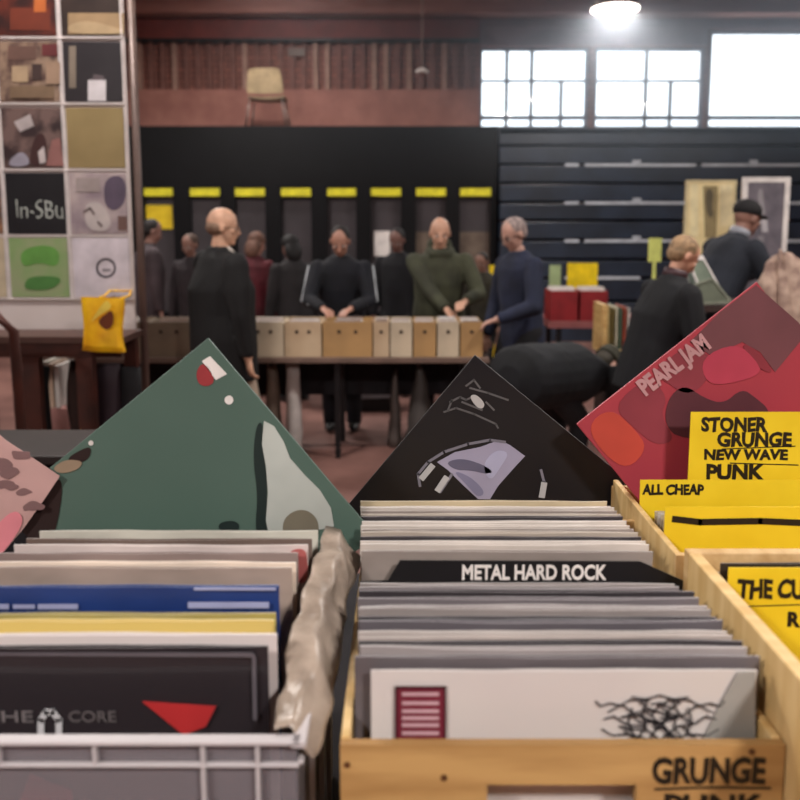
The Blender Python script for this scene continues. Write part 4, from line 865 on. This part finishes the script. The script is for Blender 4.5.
lean_frame('pale grey leaning frame just left of the white-framed green print', [(686, 262), (697, 260), (712, 302), (694, 304)], 5.2, C((170, 172, 168)), C((90, 100, 92)))
lean_frame('sage green leaning sleeve in front of the white leaning frame', [(694, 285), (716, 278), (734, 303), (698, 305)], 4.98, C((120, 124, 108)), C((98, 104, 88)))
BG = mat('beige_cloth', (176, 152, 136), .8, rgb2=(132, 108, 98), scale=12, lo=.4, hi=.6)
crumple('draped_cloth', 'beige crumpled cloth hanging at the right edge beyond the dark red album', 'cloth', [[at(764, 266, 4.9), at(754, 290, 4.9), at(746, 305, 4.9), at(742, 340, 4.85)], [at(776, 250, 4.92), at(772, 280, 4.86), at(770, 306, 4.84), at(768, 360, 4.80)], [at(800, 256, 4.9), at(800, 285, 4.84), at(800, 310, 4.8), at(800, 370, 4.78)], [at(840, 246, 4.9), at(842, 285, 4.86), at(842, 310, 4.84), at(840, 370, 4.82)]], .006, BG, .05, 2, st=(22, 10, 3.5))
# ------------------------------------------------------------------ left display board
DY = 4.1
bx0, bx1 = at(-60, 200, DY).x, at(131, 200, DY).x; bz0, bz1 = at(60, 334, DY).z, at(60, -60, DY).z
t = thing('display_board', 'tall white display board covered with album sleeves at the left', 'board', ((bx0+bx1)/2, DY, 0))
obj('panel', B(((bx0, DY, bz0), (bx1, DY+.012, bz1))), mat('white_board', (206, 196, 194), .4, rgb2=(192, 180, 176), scale=2), t)
obj('upper_strip', B(((bx0, DY-.004, at(60, 300, DY).z-.006), (bx1, DY, at(60, 300, DY).z+.004))), C((186, 170, 160)), t)
POLE = mat('pole_metal', (96, 78, 72), .45, metal=.2)
for x in (bx0-.03, bx1+.035):
    bm = bmesh.new(); rings(bm, [(x, DY+.01, .02), (x, DY+.01, bz1+.1)], [.02, .02], 14); obj('pole', bm, POLE, t)
    obj('foot', B(((x-.03, DY-.04, 0), (x+.03, DY+.3, .025))), POLE, t, bevel=.004)
covers = []
cols = [(-60, 0), (5, 64), (69, 126)]
rowsy = [(-26, 36), (42, 102), (108, 168), (173, 234), (238, 297)]
def cm(n, *a, **k): return mat('cover_'+n, *a, **k)
CV = {
 (1,0): (cm('a', (92, 40, 30), .4, rgb2=(44, 26, 26), scale=9), 'dark brown-red album cover, top left on the display board'),
 (2,0): (cm('b', (52, 40, 36), .4, rgb2=(40, 30, 28)), 'black album cover with a sandy landscape strip, top right on the display board'),
 (1,1): (cm('c', (134, 112, 96), .4, rgb2=(78, 58, 54), scale=14, lo=.4, hi=.58), 'brown patchwork album cover, second row on the display board'),
 (2,1): (cm('d', (40, 36, 40), .4), 'black album cover with a small white square on the display board'),
 (1,2): (cm('e', (104, 84, 80), .4, rgb2=(48, 36, 38), scale=8, lo=.4, hi=.55), 'dark album cover with standing figures, third row of the display board'),
 (2,2): (cm('f', (142, 124, 84), .5, rgb2=(126, 108, 72), scale=3), 'plain olive-tan album cover on the display board'),
 (1,3): (cm('g', (28, 28, 32), .4), 'black album cover with white scrawled lettering on the display board'),
 (2,3): (cm('h', (176, 162, 160), .4, rgb2=(130, 116, 124), scale=7), 'pale album cover with grey-violet figure on the display board'),
 (1,4): (cm('i', (120, 150, 96), .4, rgb2=(142, 150, 116), scale=6), 'light green album cover, bottom row of the display board'),
 (2,4): (cm('j', (204, 196, 204), .4), 'white album cover with a small grey ring on the display board'),
 (0,0): (cm('k', (60, 54, 60), .4), 'dark album cover cut by the left picture edge, top row'), (0,1): (cm('l', (120, 100, 90), .4), 'brown album cover cut by the left picture edge, second row'), (0,2): (cm('m', (86, 90, 104), .4), 'grey-blue album cover cut by the left picture edge, third row'),
 (0,3): (cm('n', (150, 110, 80), .4, rgb2=(60, 60, 66)), 'tan album cover cut by the left picture edge, fourth row'), (0,4): (cm('o', (190, 176, 150), .4), 'cream album cover cut by the left picture edge, bottom row')}
CVT = {}
for ci, (a, b) in enumerate(cols):
    for ri, (c, d) in enumerate(rowsy):
        # board hangs vertically: columns keep their x, set at mid height
        X0, X1 = at(a, 170, DY).x, at(b, 170, DY).x; A, D = at(a, d, DY), at(b, c, DY); m, lab = CV[(ci, ri)]
        t = thing('album_cover', lab, 'record', ((X0+X1)/2, DY-.006, A.z), 'album covers on the display board')
        obj('sleeve', B(((X0, DY-.007, A.z), (X1, DY-.001, D.z))), m, t, bevel=.001); CVT[(ci, ri)] = t
        bm = B(((X0-.012, DY-.009, A.z-.012), (X0-.006, DY-.001, D.z+.012)), ((X1+.004, DY-.009, A.z-.012), (X1+.010, DY-.001, D.z+.012)), ((X0-.006, DY-.009, A.z-.012), (X1+.004, DY-.001, A.z-.006)))
        obj('pocket_edge', bm, mat('pocket_film', (226, 218, 216), .2), t)
Yc = DY-.0072
def deco(k, polys, lines=None):
    bm = bmesh.new(); ms = []
    for i, (pts, m) in enumerate(polys): ppoly(bm, pts, Yc-.0008*i, .0008, mi=i); ms.append(m)
    for ln, w_, m in (lines or []): strokes(bm, ln, Yc-.0008*len(ms), w_, mi=len(ms)); ms.append(m)
    obj('print', bm, ms, CVT[k])
def R4(a, b, c, d): return [(a, b), (c, b), (c, d), (a, d)]
deco((2, 0), [(R4(68, 13, 124, 34), C((150, 124, 92))), ([(68, 24), (90, 20), (124, 30), (124, 34), (68, 34)], C((170, 146, 112)))])
deco((1, 0), [(R4(10, 8, 50, 30), C((104, 42, 24))), (R4(34, -4, 46, 12), C((170, 90, 40)))])
deco((2, 1), [(R4(69, 46, 76, 88), C((120, 108, 96))), (R4(88, 80, 106, 101), C((206, 200, 204))), ([(92, 80), (94, 74), (104, 76), (104, 80)], C((90, 80, 84)))])
deco((1, 1), [(R4(8, 46, 36, 60), C((96, 70, 62))), (R4(42, 44, 60, 56), C((92, 38, 40))), (R4(12, 66, 28, 82), C((168, 144, 116))), (R4(32, 64, 42, 80), C((60, 44, 42))), (R4(46, 62, 60, 84), C((150, 124, 104))), (R4(10, 86, 54, 98), C((118, 96, 76)))])
deco((1, 2), [([(14, 122), (30, 114), (34, 126), (20, 132)], C((170, 160, 160))), ([(28, 166), (34, 136), (44, 132), (48, 150), (44, 166)], C((60, 34, 34))), ([(46, 166), (52, 140), (60, 138), (64, 166)], C((140, 96, 92))), ([(9, 160), (22, 150), (30, 160), (28, 166), (10, 167)], C((150, 146, 160))), ([(38, 152), (44, 146), (46, 162), (40, 164)], C((190, 180, 180)))])
text('lettering', 'ln-SBu', 17, 200, 62, 218, Yc, C((176, 182, 176)), CVT[(1, 3)], bold=-.012, jit=.1)
deco((2, 3), [([(104, 178), (124, 174), (127, 200), (116, 212), (104, 206)], C((86, 74, 92))), (R4(76, 178, 100, 192), C((150, 138, 136))), ([(84, 204), (100, 200), (112, 220), (108, 232), (86, 230)], C((186, 176, 174))), (R4(118, 216, 127, 230), C((104, 78, 72)))], [([[(84, 212), (90, 208), (94, 214)], [(98, 222), (102, 226)]], .012, C((110, 96, 96)))])
deco((1, 4), [([(20, 250), (44, 244), (60, 250), (58, 268), (40, 262), (22, 268)], C((96, 150, 70))), ([(24, 284), (30, 276), (58, 276), (62, 282), (50, 290), (26, 290)], C((74, 124, 62)))])
deco((2, 4), [], [([[(106+9*math.cos(k*PI/8), 268+9*math.sin(k*PI/8)) for k in range(17)]], .012, C((96, 90, 98))), ([[(103, 270), (110, 270)]], .014, C((140, 134, 140)))])
# yellow bag hanging at the foot of the board
t = thing('tote_bag', 'yellow bag with a brown mark hanging from the foot of the display board', 'bag', at(104, 350, 3.69))
bm = bmesh.new(); g = []
for i in range(9):
    f = i/8; A = at(83+1.5*math.sin(f*4), 350-53*f, 3.69); D = at(125-3*f-2*math.sin(f*5), 352-54*f, 3.69); g.append((A, D))
for s in (-1, 1):
    V = [[bm.verts.new((A.x+(D.x-A.x)*j/8, A.y+s*(.012+.022*math.sin(PI*j/8)*(1-i/10))+.008*noise.noise(Vector((j*.6, i*.6, s*5))), A.z+(D.z-A.z)*j/8)) for j in range(9)] for i, (A, D) in enumerate(g)]
    for i in range(8):
        for j in range(8): bm.faces.new((V[i][j], V[i][j+1], V[i+1][j+1], V[i+1][j])).smooth = True
    if s == -1: V0 = V
for i in range(8):
    for j in (0, 8): bm.faces.new((V0[i][j], V0[i+1][j], V[i+1][j], V[i][j]))
for j in range(8): bm.faces.new((V0[0][j], V[0][j], V[0][j+1], V0[0][j+1]))
YBAG = mat('yellow_bag', (240, 190, 20), .5, rgb2=(214, 150, 14), scale=9)
obj('body', bm, YBAG, t)
bm = bmesh.new(); ppoly(bm, [(97, 322), (104, 315), (112, 309), (114, 318), (113, 326), (106, 331)], 3.645, .002); obj('brown_mark', bm, C((112, 52, 20)), t)
bm = bmesh.new(); ppoly(bm, [(104, 302), (108, 300), (113, 308), (98, 316), (90, 324), (96, 313)], 3.645, .002); obj('pale_fold', bm, C((250, 220, 90)), t)
bm = bmesh.new(); a_, b_ = at(92, 300, 3.69), at(116, 300, 3.69); rings(bm, [a_, (a_.x-.02, 3.9, a_.z+.0), (a_.x-.06, DY-.016, a_.z+.01), (b_.x-.06, DY-.016, a_.z+.01), (b_.x-.01, 3.9, a_.z+.0), b_], [.005]*6, 6); obj('handle', bm, YBAG, t)
# low table under the board, with coats and bags below, a chair at the edge
LYY = 3.75; lz = at(60, 337, LYY).z
t = thing('low_table', 'dark reddish-brown table under the display board', 'table', (-1.75, LYY+.2, 0))
lx0, lx1 = at(-60, 340, LYY).x, at(124, 340, LYY).x
RB = mat('red_brown_wood', (70, 34, 26), .5, rgb2=(48, 26, 22), scale=6)
obj('tabletop', B(((lx0, LYY, lz-.03), (lx1, LYY+.28, lz))), mat('dusty_top', (74, 50, 44), .5), t); obj('apron', B(((lx0+.02, LYY+.015, lz-.1), (lx1-.02, LYY+.03, lz-.03))), RB, t)
for px_ in (30, 84): 
    x = at(px_, 380, LYY).x; obj('leg', B(((x-.04, LYY+.01, 0), (x+.04, LYY+.06, lz-.1))), RB, t)
for x in (lx0+.05, lx1-.05):
    obj('leg', B(((x-.03, LYY+.22, 0), (x+.03, LYY+.27, lz-.03))), RB, t)
DK = mat('black_cloth', (24, 22, 26), .85, rgb2=(16, 15, 18), scale=9)
for x0, y0, x1, lab, m in ((20, 360, 44, 'black holdall, leftmost of those under the display board table', DK), (64, 356, 84, 'dark brown sack under the middle of the display board table', mat('brown_sack', (48, 30, 26), .8)), (92, 358, 118, 'dark plum holdall below the yellow bag', mat('plum', (42, 28, 36), .8)), (118, 362, 138, 'black holdall beside the display pole', DK)):
    bag('holdall', lab, x0, y0+8, x1, 450, LYY+.09, .13, m, top=.85, handles=False)
tag(obj('carton', B(((at(36, 400, LYY+.35).x, LYY+.42, .001), (at(62, 400, LYY+.35).x, LYY+.7, at(40, 408, LYY+.42).z))), mat('rosy_box', (170, 122, 116), .7), bevel=.005), 'rosy box on the floor under the display board table', 'box')
for i in range(3):
    z = at(40, 386, LYY+.42).z
    a = at(43+6*i, 386, LYY+.42); tag(obj('book', B(((a.x, LYY+.42, at(40, 408, LYY+.42).z+.001), (a.x+.022, LYY+.62, at(40, 362+2*i, LYY+.42).z))), C([(206, 198, 186), (186, 160, 140), (214, 206, 200)][i])), '%s book standing on the rosy box under the table' % ['ivory', 'tan', 'white'][i], 'book')
def wood_chair(px_, Y):
    c = at(px_, 330, Y); z1 = at(px_, 311, Y).z; zs = .45; w = .21; t = thing('wooden_chair', 'dark wooden chair with a rounded openwork back at the left edge', 'chair', (c.x, Y+.2, 0))
    m = RB; bm = bmesh.new(); pts = [(c.x-w, Y, zs), (c.x-w, Y-.02, z1-.08), (c.x-w*.7, Y-.03, z1-.01), (c.x, Y-.03, z1), (c.x+w*.7, Y-.03, z1-.01), (c.x+w, Y-.02, z1-.08), (c.x+w, Y, zs)]; rings(bm, pts, [.02]*7, 10); obj('back_frame', bm, m, t)
    for k in (-.5, 0, .5):
        bm = bmesh.new(); rings(bm, [(c.x+w*k, Y, zs), (c.x+w*k*1.2, Y-.03, z1-.02)], [.011, .011], 8); obj('spindle', bm, m, t)
    obj('seat', B(((c.x-w-.01, Y-.02, zs-.03), (c.x+w+.01, Y+.4, zs+.01))), m, t, bevel=.01)
    for sx in (-1, 1):
        for yy in (0, .37):
            bm = bmesh.new(); rings(bm, [(c.x+sx*(w-.02), Y+yy, zs-.03), (c.x+sx*w, Y+yy, 0)], [.019, .014], 8); obj('leg', bm, m, t)
wood_chair(-36, 3.2)
# black-covered counter behind the near stall
a, b = at(-80, 456, 2.0), at(92, 456, 2.0)
t = thing('counter', 'dark covered counter between the near stall and the display board', 'counter', ((a.x+b.x)/2, 2.13, 0))
obj('top', B(((a.x, 2.0, a.z-.025), (b.x, 2.27, a.z))), mat('dusty_black', (34, 24, 23), .6), t, bevel=.004); obj('body', B(((a.x+.03, 2.03, 0), (b.x-.03, 2.24, a.z-.025))), CLOTH, t)
# added scattering volume standing in for lens bloom around the windows
bm = bmesh.new(); box(bm, (-3.0, 6.2, 1.7), (8.4, 11.97, 5.3))
hm = bpy.data.materials.new('thin_haze'); hz_o = obj('bloom_haze', bm, hm); hz_o['kind'] = 'stuff'
tag(hz_o, 'added pale blue haze standing in for lens bloom around the high windows', 'haze')
hm.use_nodes = True; nt = hm.node_tree; nt.nodes.clear(); N = nt.nodes.new; L = nt.links.new
tc = N('ShaderNodeTexCoord'); sp = N('ShaderNodeSeparateXYZ'); L(tc.outputs['Object'], sp.inputs[0])
def ramp(sock, a, b):
    m = N('ShaderNodeMapRange'); m.interpolation_type = 'SMOOTHSTEP'; m.inputs['From Min'].default_value = a; m.inputs['From Max'].default_value = b; L(sock, m.inputs['Value']); return m.outputs[0]
def mul(a, b):
    m = N('ShaderNodeMath'); m.operation = 'MULTIPLY'; L(a, m.inputs[0])
    if isinstance(b, float): m.inputs[1].default_value = b
    else: L(b, m.inputs[1])
    return m.outputs[0]
d = mul(mul(ramp(sp.outputs[0], -5.7, 3.5), ramp(sp.outputs[1], -2.9, .5)), ramp(sp.outputs[2], 0.0, 1.9))
vo = N('ShaderNodeVolumeScatter'); vo.inputs['Color'].default_value = (.78, .88, 1, 1); vo.inputs['Anisotropy'].default_value = .35
L(mul(d, .125), vo.inputs['Density']); oo = N('ShaderNodeOutputMaterial'); L(vo.outputs[0], oo.inputs['Volume'])
